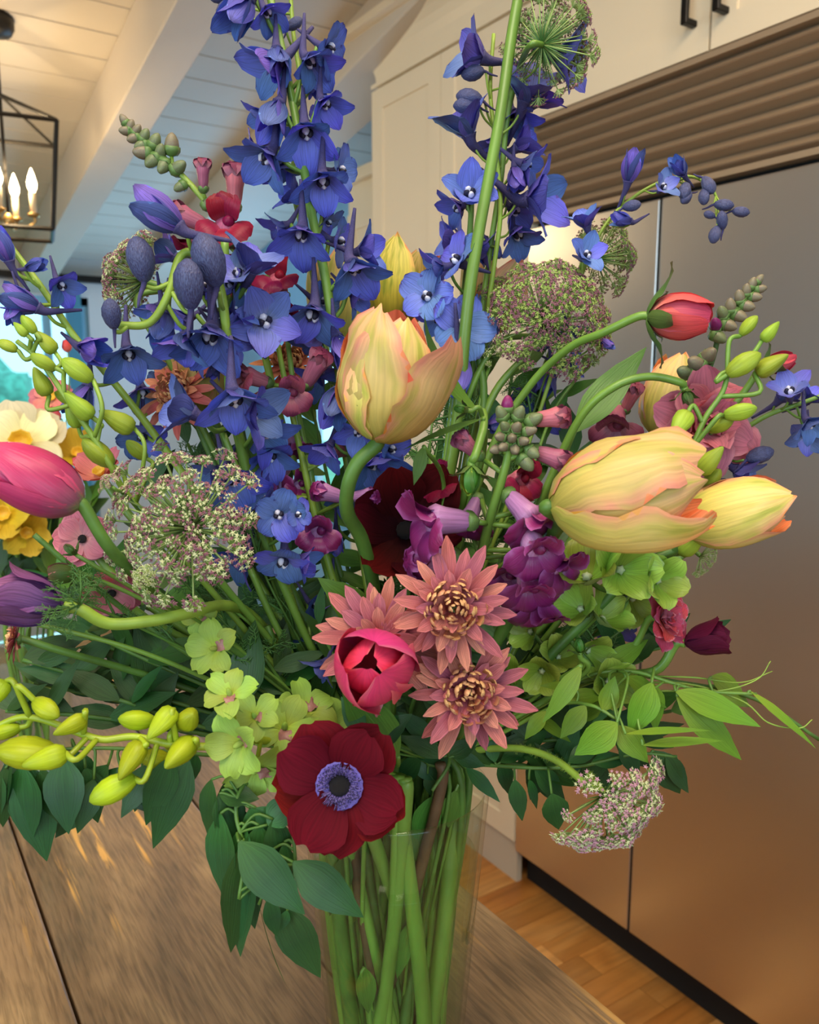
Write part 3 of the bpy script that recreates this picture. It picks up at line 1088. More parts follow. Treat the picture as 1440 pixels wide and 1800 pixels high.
def delphinium(label, pts, florets, r=0.0035, group='delphinium spikes', vase=True, stem_mat=None, name='delphinium', seg=6):
    """florets: (px, py, size_px, (r,u,t) facing, kind[, depth offset])
    kind: o open, h half open, c cupped; capital = pale; b bud"""
    cv = stem_curve(pts, vase, seg)
    root = new_plant(name, label, 'flower', cv, group)
    rn = random.Random(hash(label) % 1000 if False else sum(map(ord, label)))
    ped = []
    place = []
    vis = cv[:(len(pts) + 1) * seg]
    for fl in florets:
        px, py, size, dr, kind = fl[:5]
        # depth follows the stem beside it
        best = min(vis, key=lambda q: (proj(q)[0] - px) ** 2 + (proj(q)[1] - py) ** 2)
        d = proj(best)[2] + (fl[5] if len(fl) > 5 else -0.012)
        s = size / F_PX * d
        axis = V(*dr)
        c = P(px, py, d)
        if kind == 'b':
            base = c - axis * s * .4
        else:
            base = c - axis * s * .16
        target = base - axis * s * .12
        tt = best + (best - target) * 0.0
        j = min(len(vis) - 2, nearest(vis, target) + 2)
        q = vis[j]
        midp = q.lerp(target, .6) + UP * (-.15 * (q - target).length)
        ped.append((crom([q, midp, target], 4), r * 0.34))
        place.append((base if kind != 'b' else c, axis, s, kind))
    add_stem(root, cv, r, stem_mat or G_STEM, 0.55, ped)
    for (c, axis, s, kind) in place:
        roll = rn.uniform(0, 6.28)
        if kind == 'b':
            M = frame(axis, UP, c, s * 1.0, rn.uniform(-.5, .5) + math.pi)
            link('bud', delph_bud_mesh(0, (D_BUD, D_SPUR)), root, M)
            continue
        pale = kind.isupper()
        k = {'o': 'open', 'h': 'half', 'c': 'cup'}[kind.lower()]
        M = frame(axis, UP, c, s * (1.04 if k == 'open' else 1.34 if k == 'half' else 1.3))
        Mf = M
        fl = link('flower', delph_centre(0.62, rn.choice((.3, .55, .8))), root, Mf)
        whorl(fl, delph_meshes(pale, k), 5, Mf, phase=roll, jt=9, js=.1, rn=rn)
    return root


def proj(p):
    d = Vector(p) - CAM
    z = d.dot(FWD)
    return (720 + d.dot(RIGHT) / z * F_PX, 900 - d.dot(UP) / z * F_PX, z)


# ---------------------------------------------------------------- tulips
def tulip(label, pos, size, axis, outer, inner, stem_pts, petals=None, r=0.0042, xh=None, open_=0.0, name='tulip',
          ruf=0.03, group='tulips', fat=1.0, stem_mat=None, vase=True, roll=0.0, leaf=None, neck=.05):
    c = P(*pos)
    s = size / F_PX * pos[2]      # head length
    ax = V(*axis)
    base = c - ax * s * .5
    cv = crom([base + ax * s * .02, base - ax * s * neck] + [P(*p) for p in stem_pts] + (foot_points(P(*stem_pts[-1])) if vase else []), 6)
    root = new_plant(name, label, 'flower', cv, group)
    add_stem(root, cv, r, stem_mat or G_STEM_D, 0.95)
    M = frame(ax, V(*xh) if xh else UP, base, s, roll)
    rn = random.Random(sum(map(ord, label)))
    o = open_
    def ms(mats, w, seeds, L=1.14):
        return [petal('petal', L, w * fat, 'tulip', [84, 40 + o, 12 + o, -2 + o, -14 + o, -24 + o * 1.5], 2.35 / fat, mats, 12, 10,
                      ruf=ruf, rf=1.7, seed=q, r0=.03, th=.02) for q in seeds]
    whorl(root, ms((inner, outer), .80, (1, 2, 3)), 3, M, math.pi / 3, .93, -2, 3, .03, rn)
    if petals is None:
        whorl(root, ms((inner, outer), .86, (4, 5, 6)), 3, M, 0, 1.0, 1, 3, .03, rn)
    else:
        for (ph, tilt, sc_, tw) in petals:
            X = M @ Matrix.Rotation(math.radians(ph), 4, 'Z') @ Matrix.Rotation(math.radians(tilt), 4, 'Y') @ Matrix.Diagonal((sc_, sc_, sc_, 1))
            link('petal', petal('petal', 1.14, .80 * fat, 'blunt' if tw else 'tulip', [84, 40 + o, 12 + o, -2 + o, -16 + o, -22], 2.35 / fat, (inner, outer), 12, 10,
                                ruf=ruf * 1.3, rf=2.2, seed=int(ph) + 7, r0=.03, th=.02, twist=tw), root, X)
    return root


# ---------------------------------------------------------------- anemone
_am = {}


def anemone_centre(root, M, kind='ring'):
    if 'c' not in _am:
        b = MB()
        b.lathe([(.001, .01), (.13, .06), (.16, .11), (.145, .16), (.09, .195), (.001, .205)], 24, None, 0, ribs=12, ra=.03)
        _am['c'] = b.mesh('centre', [A_BLK])
        b = MB()
        b.lathe([(.12, .07), (.22, .105), (.30, .13), (.35, .155), (.355, .145), (.3, .11), (.2, .03)], 60, None, 0, ribs=20, ra=.02)
        _am['r'] = b.mesh('centre_ring', [A_RING])
        b = MB()
        rn = random.Random(2)
        for k in range(260):
            a = rn.uniform(0, 6.28)
            r2 = rn.uniform(.17, .335)
            p0 = Vector((.13 * math.cos(a), .13 * math.sin(a), .05))
            p1 = Vector((r2 * math.cos(a), r2 * math.sin(a), rn.uniform(.16, .24)))
            b.tube([p0, p0.lerp(p1, .5) + Vector((0, 0, .02)), p1], [.004, .004, .004], 3, 1)
            b.lathe([(.001, -.014), (.012, 0), (.001, .014)], 5, Matrix.Translation(p1) @ Matrix.Rotation(rn.uniform(0, 3), 4, 'X'), 0)
        _am['s'] = b.mesh('stamens', [A_STA, plain('filament', '#8a7ac0', .6)])
    if kind == 'yellow':
        if 'y' not in _am:
            b = MB()
            b.lathe([(.001, .01), (.12, .02), (.17, .12), (.24, .30), (.26, .31), (.20, .16), (.10, .06), (.001, .05)], 24, None, 0, ribs=8, ra=.07)
            _am['y'] = b.mesh('trumpet', [plain('trumpet_yellow', '#e8b830', .5, var=.2, vscale=60)])
        link('trumpet', _am['y'], root, M)
        return
    link('centre', _am['c'], root, M)
    if kind == 'ring':
        link('centre_ring', _am['r'], root, M)
        o = link('stamens', _am['s'], root, M)
        o['kind'] = 'stuff'


def anemone(label, pos, rad, axis, mats, stem_pts, open_='flat', collar=None, r=.0032, group='anemones', roll=0, stem_mat=None, vase=True, hairy=False, centre='ring'):
    c = P(*pos)
    s = rad / F_PX * pos[2]
    ax = V(*axis)
    cv = crom([c - ax * s * .02, c - ax * s * .35] + [P(*p) for p in stem_pts] + (foot_points(P(*stem_pts[-1])) if vase else []), 6)
    root = new_plant('anemone', label, 'flower', cv, group)
    add_stem(root, cv, r, stem_mat or G_STEM, .95, hairy=hairy)
    M = frame(ax, UP, c, s, roll)
    rn = random.Random(sum(map(ord, label)))
    if open_ == 'flat':
        pm = [petal('petal', 1.05, 1.0, 'obovate', [70, 74, 78, 84, 90], .55, mats, 9, 8, ruf=.05, rf=1.3, seed=q, th=.012) for q in (1, 2, 3)]
        whorl(root, pm, 5, M, .3, 1.0, 4, 5, .06, rn)
        whorl(root, pm, 4, M, .9, .93, -5, 6, .06, rn)
        anemone_centre(root, M, centre)
    elif open_ == 'bowl':
        pm = [petal('petal', 1.25, 1.0, 'obovate', [80, 62, 45, 36, 40], .9, mats, 9, 8, ruf=.05, rf=1.3, seed=q, th=.012) for q in (1, 2, 3)]
        whorl(root, pm, 6, M, .3, 1.0, 4, 5, .06, rn)
        anemone_centre(root, M, centre)
    else:  # closed cup seen from the side
        pm = [petal('petal', 1.55, 1.15, 'obovate', [80, 42, 18, 6, 2, 16], 1.15, mats, 10, 8, ruf=.04, rf=1.3, seed=q, th=.012) for q in (1, 2, 3)]
        whorl(root, pm, 3, M, .3, 1.0, 3, 5, .06, rn)
        whorl(root, pm, 3, M, 1.3, .94, -3, 5, .06, rn)
        anemone_centre(root, M, 'dark')
    if collar:
        feather_collar(root, P(*collar[:3]), ax, collar[3] / F_PX * collar[2])
    return root


def feather_mesh(seed, L=1.0):
    k = ('fe', seed)
    if k in _am: return _am[k]
    b = MB()
    rn = random.Random(seed)
    def blade(p, d, l, lev):
        q = p + d * l
        m = (p + q) * .5 + Vector((rn.gauss(0, .05), rn.gauss(0, .05), rn.gauss(0, .05))) * l
        b.tube([p, m, q], [.024 * l + .006, .02 * l + .008, .003], 4)
        if lev > 0:
            for t in (.3, .5, .7, .85):
                for sg in (-1, 1):
                    n = d.cross(Vector((0, 1, 0.2))).normalized() * sg
                    dd = (d * .8 + n * .8 + Vector((rn.gauss(0, .2), rn.gauss(0, .25), rn.gauss(0, .2)))).normalized()
                    blade(p.lerp(q, t), dd, l * rn.uniform(.28, .42), lev - 1)
    blade(Vector((0, 0, 0)), Vector((0, 0, 1)), L, 2)
    me = b.mesh('feathery_leaf', [FERN])
    _am[k] = me
    return me


def feather_collar(root, c, ax, s, n=9, spread=60):
    rn = random.Random(5)
    M = frame(ax, UP, c, s)
    for k in range(n):
        X = M @ Matrix.Rotation(6.28 * k / n + rn.uniform(-.2, .2), 4, 'Z') @ Matrix.Rotation(math.radians(rn.uniform(spread - 35, spread + 35)), 4, 'Y')
        link('feathery_leaf', feather_mesh(k % 3), root, X)


# ---------------------------------------------------------------- chrysanthemum
def mum(label, pos, rad, axis, stem_pts, mats=None, group='spider-petalled chrysanthemums', roll=0.0, vase=True, inner=True):
    mats = mats or (C_OUT, C_OUT)
    c = P(*pos)
    s = rad / F_PX * pos[2]
    ax = V(*axis)
    cv = crom([c - ax * s * .05, c - ax * s * .4] + [P(*p) for p in stem_pts] + (foot_points(P(*stem_pts[-1])) if vase else []), 6)
    root = new_plant('chrysanthemum', label, 'flower', cv, group)
    add_stem(root, cv, .0026, G_STEM_D, .95)
    M = frame(ax, UP, c, s, roll)
    rn = random.Random(sum(map(ord, label)))
    def pm(L, W, ang, seeds, cup=3.4, m=mats, prof='spoon'):
        return [petal('petal', L, W, prof, ang, cup, m, 7, 4, ruf=.01, seed=q, th=.03) for q in seeds]
    whorl(root, pm(1.12, .24, [88, 90, 92, 100], (1, 2, 3)), 11, M, 0, 1, 0, 9, .12, rn)
    whorl(root, pm(.98, .23, [78, 80, 84, 92], (4, 5)), 11, M, .28, 1, 0, 9, .14, rn)
    whorl(root, pm(.70, .23, [64, 68, 74, 80], (6, 7)), 12, M, .1, 1, 0, 8, .12, rn)
    whorl(root, pm(.50, .20, [50, 56, 60, 66], (8, 9)), 10, M, .4, 1, 0, 8, .1, rn)
    if inner:
        im = pm(.36, .16, [52, 50, 20, -30], (10, 11), 6.0, (C_IN, C_IN), 'obovate')
        for (n, r0, t, sc_) in ((17, .40, 12, 1.0), (16, .31, 8, .95), (13, .22, 3, .85), (9, .14, -3, .75), (6, .07, -6, .65), (3, .02, -10, .6)):
            for k in range(n):
                A = 6.283 * k / n + rn.uniform(-.28, .28) + r0 * 9
                X = M @ Matrix.Rotation(A, 4, 'Z') @ Matrix.Translation((r0 * .72, 0, .06 + (.40 - r0) * .32)) @ Matrix.Rotation(math.radians(t - 8 + rn.uniform(-13, 13)), 4, 'Y') @ Matrix.Diagonal((sc_ * rn.uniform(.85, 1.25),) * 3 + (1,))
                link('inner_petal', im[k % 2], root, X)
    b = MB()
    b.lathe([(.05, -.28), (.2, -.22), (.28, -.1), (.22, .0), (.1, .06), (.001, .08)], 14)
    link('calyx', b.mesh('calyx', [G_CALYX]), root, M)
    return root


# ---------------------------------------------------------------- umbels (queen anne's lace)
_um = {}


def umbellet_mesh(seed, pal):
    k = (seed, pal)
    if k in _um: return _um[k]
    b = MB()
    rn = random.Random(seed)
    n = 22
    for i in range(n):
        rr = math.sqrt((i + .5) / n)
        a = i * 2.39996 + rn.uniform(-.2, .2)
        p = Vector((rr * math.cos(a), rr * math.sin(a), .75 - .42 * rr * rr + rn.uniform(-.09, .09)))
        b.tube([Vector((0, 0, -.1)), p * .6 + Vector((0, 0, .02)), p], [.045, .04, .035], 3, 0, cap=False)
        mi = 2 if (rn.random() < (.35 + .4 * rr)) else 1
        # five tiny petals round a centre
        t = Vector((rn.gauss(0, .35) + p.x * .6, rn.gauss(0, .35) + p.y * .6, 1)).normalized()
        Mx = frame(t, (1, 0, 0), p, rn.uniform(.20, .28), rn.uniform(0, 6))
        v = [Mx @ Vector((0, 0, .28)), Mx @ Vector((0, 0, -.35))]
        for q in range(10):
            rad = 1.0 if q % 2 == 0 else .42
            v.append(Mx @ Vector((rad * math.cos(q * .628), rad * math.sin(q * .628), .32 if q % 2 == 0 else .0)))
        f = [(0, 2 + q, 2 + (q + 1) % 10) for q in range(10)] + [(1, 2 + (q + 1) % 10, 2 + q) for q in range(10)]
        b.add(v, f, mi)
    mats = {'mix': [U_GR, U_CR, U_PU], 'green': [U_GR, U_GN, U_PU], 'pink': [U_GR, U_CR, U_PUL], 'gg': [U_GR, U_GN, U_CR]}[pal]
    me = b.mesh('umbellet', mats, smooth=False)
    _um[k] = me
    return me


def umbel(label, pos, rad, axis, stem_pts, n=40, dome=0.35, pal='mix', usz=0.15, r=0.0026, depth_in=0.75, group='umbels of tiny florets',
          bracts=True, stem_mat=None, vase=True, rim=0.0, hairy=False, name='lace_umbel'):
    c = P(*pos)
    s = rad / F_PX * pos[2]
    ax = V(*axis)
    hub = c - ax * s * depth_in
    cv = crom([hub, hub - ax * s * .4] + [P(*p) for p in stem_pts] + (foot_points(P(*stem_pts[-1])) if vase else []), 6)
    root = new_plant(name, label, 'flower', cv, group)
    add_stem(root, cv, r, stem_mat or G_STEM, .9, hairy=hairy)
    M = frame(ax, UP, c, s)
    rn = random.Random(sum(map(ord, label)))
    b = MB()
    hl = Vector((0, 0, -depth_in))
    for i in range(n):
        rr = math.sqrt((i + .4) / n)
        rr = (rr * (1 - rim) + rim) * rn.uniform(.9, 1.08)
        a = i * 2.39996 + rn.uniform(-.12, .12)
        z = -dome * rr * rr * 1.5 + dome * .3 + rn.uniform(-.05, .05)
        p = Vector((rr * math.cos(a) + rn.gauss(0, .025), rr * math.sin(a) + rn.gauss(0, .025), z))
        d = (p - hl).normalized()
        d = (d + Vector((0, 0, .3))).normalized()
        q = p - d * usz * .5
        b.tube([hl, hl.lerp(q, .5) + Vector((p.x, p.y, 0)) * .05, q], [.016, .014, .012], 4)
        X = M @ frame(d, (1, 0, 0), p - d * usz * .55, usz * rn.uniform(.7, 1.3), rn.uniform(0, 6))
        link('umbellet', umbellet_mesh(rn.randrange(4), pal), root, X)
    o = link('rays', b.mesh('rays', [U_GR]), root, M)
    if bracts:
        bb = MB()
        for i in range(14):
            a = i * .45
            for t in (0, .35, -.3):
                d = Vector((math.cos(a + t), math.sin(a + t), .15 + rn.uniform(-.2, .3)))
                bb.tube([hl, hl + d * .28, hl + d * rn.uniform(.5, .7)], [.011, .011, .003], 4)
        link('bracts', bb.mesh('bracts', [FERN]), root, M)
    return root


# ---------------------------------------------------------------- snapdragon
_sn = {}


def snap_parts(pal):
    if pal in _sn: return _sn[pal]
    tube_m, lip_m = {'mag': (S_LIL, S_MAG), 'cri': (S_ROS, S_CRI), 'mau': (S_ROS, S_MAU)}[pal]
    b = MB()
    b.lathe([(.06, .06), (.13, .12), (.17, .3), (.19, .5), (.23, .66), (.19, .74), (.05, .76)], 12, None, 0, squash=.85)
    b.lathe([(.001, -.09), (.08, -.06), (.10, 0), (.06, .07), (.001, .09)], 10, frame((0, -.3, 1), (1, 0, 0), (0, -.07, .76), 1.2), 1)
    fl = b.mesh('flower', [tube_m, lip_m])
    b = MB()
    b.lathe([(.001, -.02), (.08, .0), (.14, .08), (.15, .16), (.13, .2), (.10, .17)], 10, None, 0, ribs=5, ra=.12)
    ca = b.mesh('calyx', [G_CALYX])
    up = [petal('petal', .60, .56, 'round', [-4, 5, 35, 85], 1.6, (lip_m, lip_m), 7, 6, ruf=.02, seed=q) for q in (1, 2)]
    lo = [petal('petal', .58, .56, 'round', [15, 55, 80, 125], -1.7, (lip_m, lip_m), 7, 6, ruf=.02, seed=q) for q in (3, 4)]
    cl = [petal('petal', .52, .54, 'round', [20, 4, -40, -90], 1.8, (lip_m, lip_m), 7, 6, ruf=.02, seed=q) for q in (5, 6)]
    _sn[pal] = (fl, ca, up, lo, cl)
    return _sn[pal]


def snap_flower(root, M, pal, closed=False):
    """tube along +Z, upper lip towards +X"""
    fl_m, ca, up, lo, cl = snap_parts(pal)
    fl = link('flower', fl_m, root, M)
    link('calyx', ca, fl, M)
    T = M @ Matrix.Translation((0, 0, .64))
    for a in (-22, 22, 180, 128, 232):
        upper = abs(a) < 90
        r0 = (.15 if closed else .10)
        X = T @ Matrix.Rotation(math.radians(a * (1.6 if closed and upper else 1)), 4, 'Z') @ Matrix.Translation((r0, 0, -.06 if closed else (0 if upper else .02)))
        link('petal', cl[0 if upper else 1] if closed else (up[0] if upper else lo[0]), fl, X)


def bud_green(k, tip):
    key = ('bg', k, tip)
    if key in _sn: return _sn[key]
    b = MB()
    b.lathe([(.05, -.42), (.16, -.38), (.26, -.2), (.29, .0), (.25, .2), (.15, .38), (.05, .46), (.001, .47)], 12, None, 0, ribs=5, ra=.08)
    b.lathe([(.05, -.44), (.22, -.38), (.32, -.22), (.32, -.05), (.29, -.04), (.2, -.2)], 10, None, 1, ribs=5, ra=.14)
    me = b.mesh('bud', [{'g': SN_BUD, 'p': SN_PUR, 'm': S_MAG}[tip], G_CALYX])
    _sn[key] = me
    return me


def snapdragon(label, pts, flowers=(), buds=(), r=.0032, group='snapdragons', stem_mat=None, vase=True):
    """flowers: (px, py, length_px, (r,u,t) tube direction, palette, closed[, doff]); buds: (px,py,size,(dir),tip[,doff])"""
    cv = stem_curve(pts, vase)
    root = new_plant('snapdragon', label, 'flower', cv, group)
    vis = cv[:(len(pts) + 1) * 6]
    extra, pl = [], []
    for f in list(flowers) + list(buds):
        px, py, size, dr = f[:4]
        isf = len(f) >= 6 and isinstance(f[5], bool)
        best = min(vis, key=lambda q: (proj(q)[0] - px) ** 2 + (proj(q)[1] - py) ** 2)
        off = (f[6] if isf and len(f) > 6 else -0.012) if isf else (f[5] if len(f) > 5 else -0.003)
        d = proj(best)[2] + off
        s = size / F_PX * d
        ax = V(*dr)
        c = P(px, py, d)
        base = c - ax * s * (.48 if isf else .42)
        q = vis[min(len(vis) - 1, nearest(vis, base) + 1)]
        extra.append(([q, base], r * .4))
        pl.append((isf, c, base, ax, s, f))
    add_stem(root, cv, r, stem_mat or G_STEM, .5, extra)
    for (isf, c, base, ax, s, f) in pl:
        if isf:
            snap_flower(root, frame(ax, UP, base, s), f[4], f[5])
        else:
            link('bud', bud_green(0, f[4]), root, frame(ax, UP, c, s))
    return root


# ---------------------------------------------------------------- ranunculus
def ranunculus(label, pos, rad, axis, mats, stem_pts, open_=0.3, sepals=0, layers=4, group='ranunculus', r=.0024, ruf=.05, vase=True,
               name='ranunculus', roll=0):
    c = P(*pos)
    s = rad / F_PX * pos[2]
    ax = V(*axis)
    cv = crom([c - ax * s * .8, c - ax * s * 1.2] + [P(*p) for p in stem_pts] + (foot_points(P(*stem_pts[-1])) if vase else []), 6)
    root = new_plant(name, label, 'flower', cv, group)
    add_stem(root, cv, r, G_STEM, .9)
    M = frame(ax, UP, c - ax * s * .85, s, roll)
    rn = random.Random(sum(map(ord, label)))
    for k in range(layers):
        f = k / max(1, layers - 1)      # 0 = innermost
        o = open_ * 90 * f
        sz = .62 + .38 * f
        pm = [petal('petal', 2.0 * sz, (1.25 + .25 * open_) * sz, 'blunt', [86, 46 + o * .7, 10 + o, -8 + o, -28 + o, -38 + o], (1.2 - .5 * open_ * f) / sz,
                    mats, 9, 8, ruf=ruf * (1 + open_), rf=1.8, seed=q + k * 3, th=.012, r0=.02) for q in (1, 2)]
        n = 4 if k < 2 else 5
        whorl(root, pm, n, M @ Matrix.Translation((0, 0, .1 * (1 - f))), k * .9, 1, 0, 6, .07, rn)
    if sepals:
        sm = [petal('sepal', 1.5, .55, 'ovate', [95, 60, 40, 50, 90], 1.5, (SEPAL, SEPAL), 8, 5, ruf=.03, seed=q, th=.02) for q in (1, 2)]
        whorl(root, sm, sepals, M @ Matrix.Translation((0, 0, -.06)), .5, 1.05, 6, 12, .15, rn, 'sepal')
    return root


def open_rose(label, pos, rad, axis, mats, stem_pts, group='ranunculus', roll=0.0, ruf=.06, r=.0026):
    c = P(*pos)
    s = rad / F_PX * pos[2]
    ax = V(*axis)
    cv = crom([c - ax * s * .1, c - ax * s * .5] + [P(*p) for p in stem_pts] + foot_points(P(*stem_pts[-1])), 6)
    root = new_plant('ranunculus', label, 'flower', cv, group)
    add_stem(root, cv, r, G_STEM, .9)
    M = frame(ax, UP, c, s, roll)
    rn = random.Random(sum(map(ord, label)))
    for (n, L, W, ang, cup) in ((6, 1.06, .90, [72, 74, 78, 90], .5), (5, .88, .84, [60, 60, 60, 72], .9), (5, .68, .74, [46, 40, 34, 44], 1.4), (4, .48, .60, [34, 18, 6, 4], 2.2), (3, .34, .46, [26, 4, -10, -24], 3.4)):
        pm = [petal('petal', L, W, 'blunt', ang, cup, mats, 9, 8, ruf=ruf, rf=1.7, seed=q + n, th=.014) for q in (1, 2)]
        whorl(root, pm, n, M, L * 5, 1, 0, 8, .08, rn)
    return root


# ---------------------------------------------------------------- leaves
def leaf_mesh(mats, wr, prof='leafy', bend=(0, 4, 8, 14), cup=.9, seed=0, ruf=0.0, fold=0.0):
    return petal('leaf', 1.0, wr, prof, list(bend), cup, mats, 10, 6, ruf=ruf, seed=seed, th=.006, fold=fold)


def add_leaf(parent, b0, b1, normal, wr, mats, prof='leafy', cup=.9, bend=(0, 4, 8, 14), ruf=0.0, fold=0.0, seed=0, name='leaf'):
    """a leaf from picture point b0 to b1 (each px, py, depth), upper face towards normal"""
    p0 = P(*b0) if not isinstance(b0, Vector) else b0
    p1 = P(*b1) if not isinstance(b1, Vector) else b1
    d = p1 - p0
    M = frame(d, -V(*normal) if not isinstance(normal, Vector) else -normal, p0, d.length)
    return link(name, leaf_mesh(mats, wr, prof, bend, cup, seed, ruf, fold), parent, M)


def leafy_branch(label, pts, leaves, mats, r=.0018, group=None, stem_mat=None, vase=True, cat='foliage', name='ruscus_branch', cup=.9,
                 prof='leafy', wr=.36, taper=.6, bend=(0, 4, 8, 14)):
    """leaves: (px0,py0,px1,py1,normal[,width ratio,[d0,d1]])"""
    cv = stem_curve(pts, vase)
    root = new_plant(name, label, cat, cv, group)
    vis = cv[:(len(pts) + 1) * 6]
    ex = []
    k = 0
    for L in leaves:
        x0, y0, x1, y1, nrm = L[:5]
        w = L[5] if len(L) > 5 else wr
        best = min(vis, key=lambda q: (proj(q)[0] - x0) ** 2 + (proj(q)[1] - y0) ** 2)
        d = proj(best)[2]
        d0 = L[6] if len(L) > 6 else d
        d1 = L[7] if len(L) > 7 else d0
        q0 = P(x0, y0, d0)
        ex.append((crom([best, best.lerp(q0, .5) + UP * (.12 * (best - q0).length) + (P(x0, y0, d0) - P(x1, y1, d1)).normalized() * (.2 * (best - q0).length), q0], 4), r * .5))
        k += 1
        add_leaf(root, (x0, y0, d0), (x1, y1, d1), nrm, w, mats, prof, cup, bend, seed=k % 3)
    add_stem(root, cv, r, stem_mat or G_STEM_D, taper, ex)
    return root


# ---------------------------------------------------------------- orchid sprays
_ob = {}


def obud_mesh(mat, v=0):
    k = (mat.name, v)
    if k in _ob: return _ob[k]
    b = MB()
    prof = [(.05, -.5), (.14, -.46), (.22, -.3), (.27, -.08), (.26, .12), (.20, .3), (.10, .44), (.001, .5)]
    if v == 1: prof = [(.06, -.5), (.19, -.46), (.27, -.32), (.27, -.1), (.21, .12), (.14, .3), (.06, .45), (.001, .5)]
    b.lathe(prof, 16, None, 0, ribs=3, ra=.09)
    me = b.mesh('bud', [mat])
    _ob[k] = me
    return me


def bud_spray(label, pts, buds, mat, stem_mat, r=.0022, flowers=(), group='orchid sprays', vase=True, name='orchid_spray', wid=1.0, ped_r=.45):
    """buds: (px,py,len_px,(dir from stalk to tip), attach (px,py) or None[, doff])"""
    cv = stem_curve(pts, vase)
    root = new_plant(name, label, 'flower', cv, group)
    vis = cv[:(len(pts) + 1) * 6]
    ex = []
    for i, B in enumerate(buds):
        px, py, ln, dr = B[:4]
        at = B[4] if len(B) > 4 and B[4] else (px, py)
        best = min(vis, key=lambda q: (proj(q)[0] - at[0]) ** 2 + (proj(q)[1] - at[1]) ** 2)
        d = proj(best)[2] + (B[5] if len(B) > 5 else -.008)
        s = ln / F_PX * d
        ax = V(*dr)
        c = P(px, py, d)
        base = c - ax * s * .47
        m1 = base - ax * s * .35
        if len(B) > 6:
            m1 = P(B[6][0], B[6][1], d)
            ex.append((crom([best, m1, base - ax * s * .08, base], 5), r * ped_r))
        else:
            ex.append((crom([best, best.lerp(m1, .6) + UP * .002, m1, base], 5), r * ped_r))
        link('bud', obud_mesh(mat, i % 2), root, frame(ax, UP, c, s * wid, i * 1.3))
    for F in flowers:
        px, py, rad, dr = F[:4]
        best = min(vis, key=lambda q: (proj(q)[0] - px) ** 2 + (proj(q)[1] - py) ** 2)
        d = proj(best)[2] + (F[4] if len(F) > 4 else -.015)
        s = rad / F_PX * d
        ax = V(*dr)
        c = P(px, py, d)
        ex.append((crom([best, best.lerp(c, .5), c - ax * s * .1], 4), r * .5))
        orchid_flower(root, frame(ax, UP, c, s, F[5] if len(F) > 5 else 0), px)
    add_stem(root, cv, r, stem_mat, .6, ex)
    return root


def orchid_flower(root, M, seed):
    if 'of' not in _ob:
        b = MB()
        b.lathe([(.001, -.12), (.07, -.1), (.1, .02), (.09, .2), (.05, .3), (.001, .33)], 10, frame((.3, 0, 1), (1, 0, 0)), 0)
        _ob['of'] = b.mesh('flower', [O_PET])
        _ob['lip'] = petal('lip', .5, .42, 'round', [60, 50, 70, 120], 2.4, (O_LIP, O_LIP), 7, 6, ruf=.09, rf=2.2, seed=2)
    fl = link('flower', _ob['of'], root, M)
    pm = [petal('petal', 1.05, .86, 'obovate', [62, 64, 70, 92], 1.1, (O_PET, O_PET), 9, 6, ruf=.07, rf=1.2, seed=q) for q in (1, 2)]
    whorl(fl, pm, 5, M, math.pi, 1, 0, 10, .08, random.Random(seed))
    link('lip', _ob['lip'], fl, M @ Matrix.Rotation(math.pi, 4, 'Z') @ Matrix.Rotation(.0, 4, 'Y'))


# ---------------------------------------------------------------- bells of ireland / hellebore cups
def cups(label, pts, cl, r=.0035, group=None, name='bells_of_ireland'):
    cv = stem_curve(pts)
    root = new_plant(name, label, 'flower', cv, group)
    vis = cv[:(len(pts) + 1) * 6]
    ex = []
    if 'cup' not in _ob:
        b = MB()
        b.lathe([(.001, .02), (.1, .04), (.15, .14), (.1, .24), (.001, .28)], 10, None, 0, ribs=5, ra=.2)
        _ob['cup'] = b.mesh('seed_head', [B_SEED])
    for i, (px, py, rad, dr, *rest) in enumerate(cl):
        best = min(vis, key=lambda q: (proj(q)[0] - px) ** 2 + (proj(q)[1] - py) ** 2)
        d = proj(best)[2] + (rest[0] if rest else -.012)
        s = rad / F_PX * d
        ax = V(*dr)
        c = P(px, py, d)
        base = c - ax * s * .45
        M = frame(ax, UP, base, s, i * .8)
        ex.append((crom([best, best.lerp(base, .5) - ax * s * .1, base + ax * s * .03], 4), r * .4))
        cu = link('cup', _ob['cup'], root, M)
        pm = [petal('petal', 1.35, 1.12, 'obovate', [82, 58, 40, 40, 66], .85, (B_CUP, B_CUPB), 9, 8, ruf=.04, rf=1.2, seed=q, th=.02) for q in (1, 2)]
        whorl(cu, pm, 5, M, .2, 1, 0, 5, .06, random.Random(i))
    add_stem(root, cv, r, G_STEM_D, .7, ex)
    return root

# ================================================================ vase and water
M_glass = pane_mat('clear_glass', (0.95, 0.985, 0.95, 1), gl=0.06, rough=0.01)
M_water = pane_mat('vase_water', (0.90, 0.96, 0.88, 1), gl=0.02, rough=0.0)
va = empty('vase', (VAX.x, VAX.y, TZ), 'clear flared glass vase full of green stems on the plank table', 'vase')
Mv = Matrix.Translation((VAX.x, VAX.y, 0))
zs = [TZ + i / 14 * (RIM_Z - TZ) for i in range(15)]
b = MB()
pr = [(.001, TZ + .0005), (.03, TZ + .0005)] + [(vase_r(z) + .003, z + (.001 if i == 0 else 0)) for i, z in enumerate(zs)]
pr += [(vase_r(RIM_Z) + .0022, RIM_Z + .0022), (vase_r(RIM_Z) + .0002, RIM_Z + .0022)]
pr += [(vase_r(z), z) for z in zs[::-1] if z > TZ + .02] + [(vase_r(TZ) - .006, TZ + .013), (.001, TZ + .012)]
b.lathe(pr, 64, Mv)
link('glass_body', b.mesh('glass_body', [M_glass]), va)
b = MB()
WZ = TZ + .205
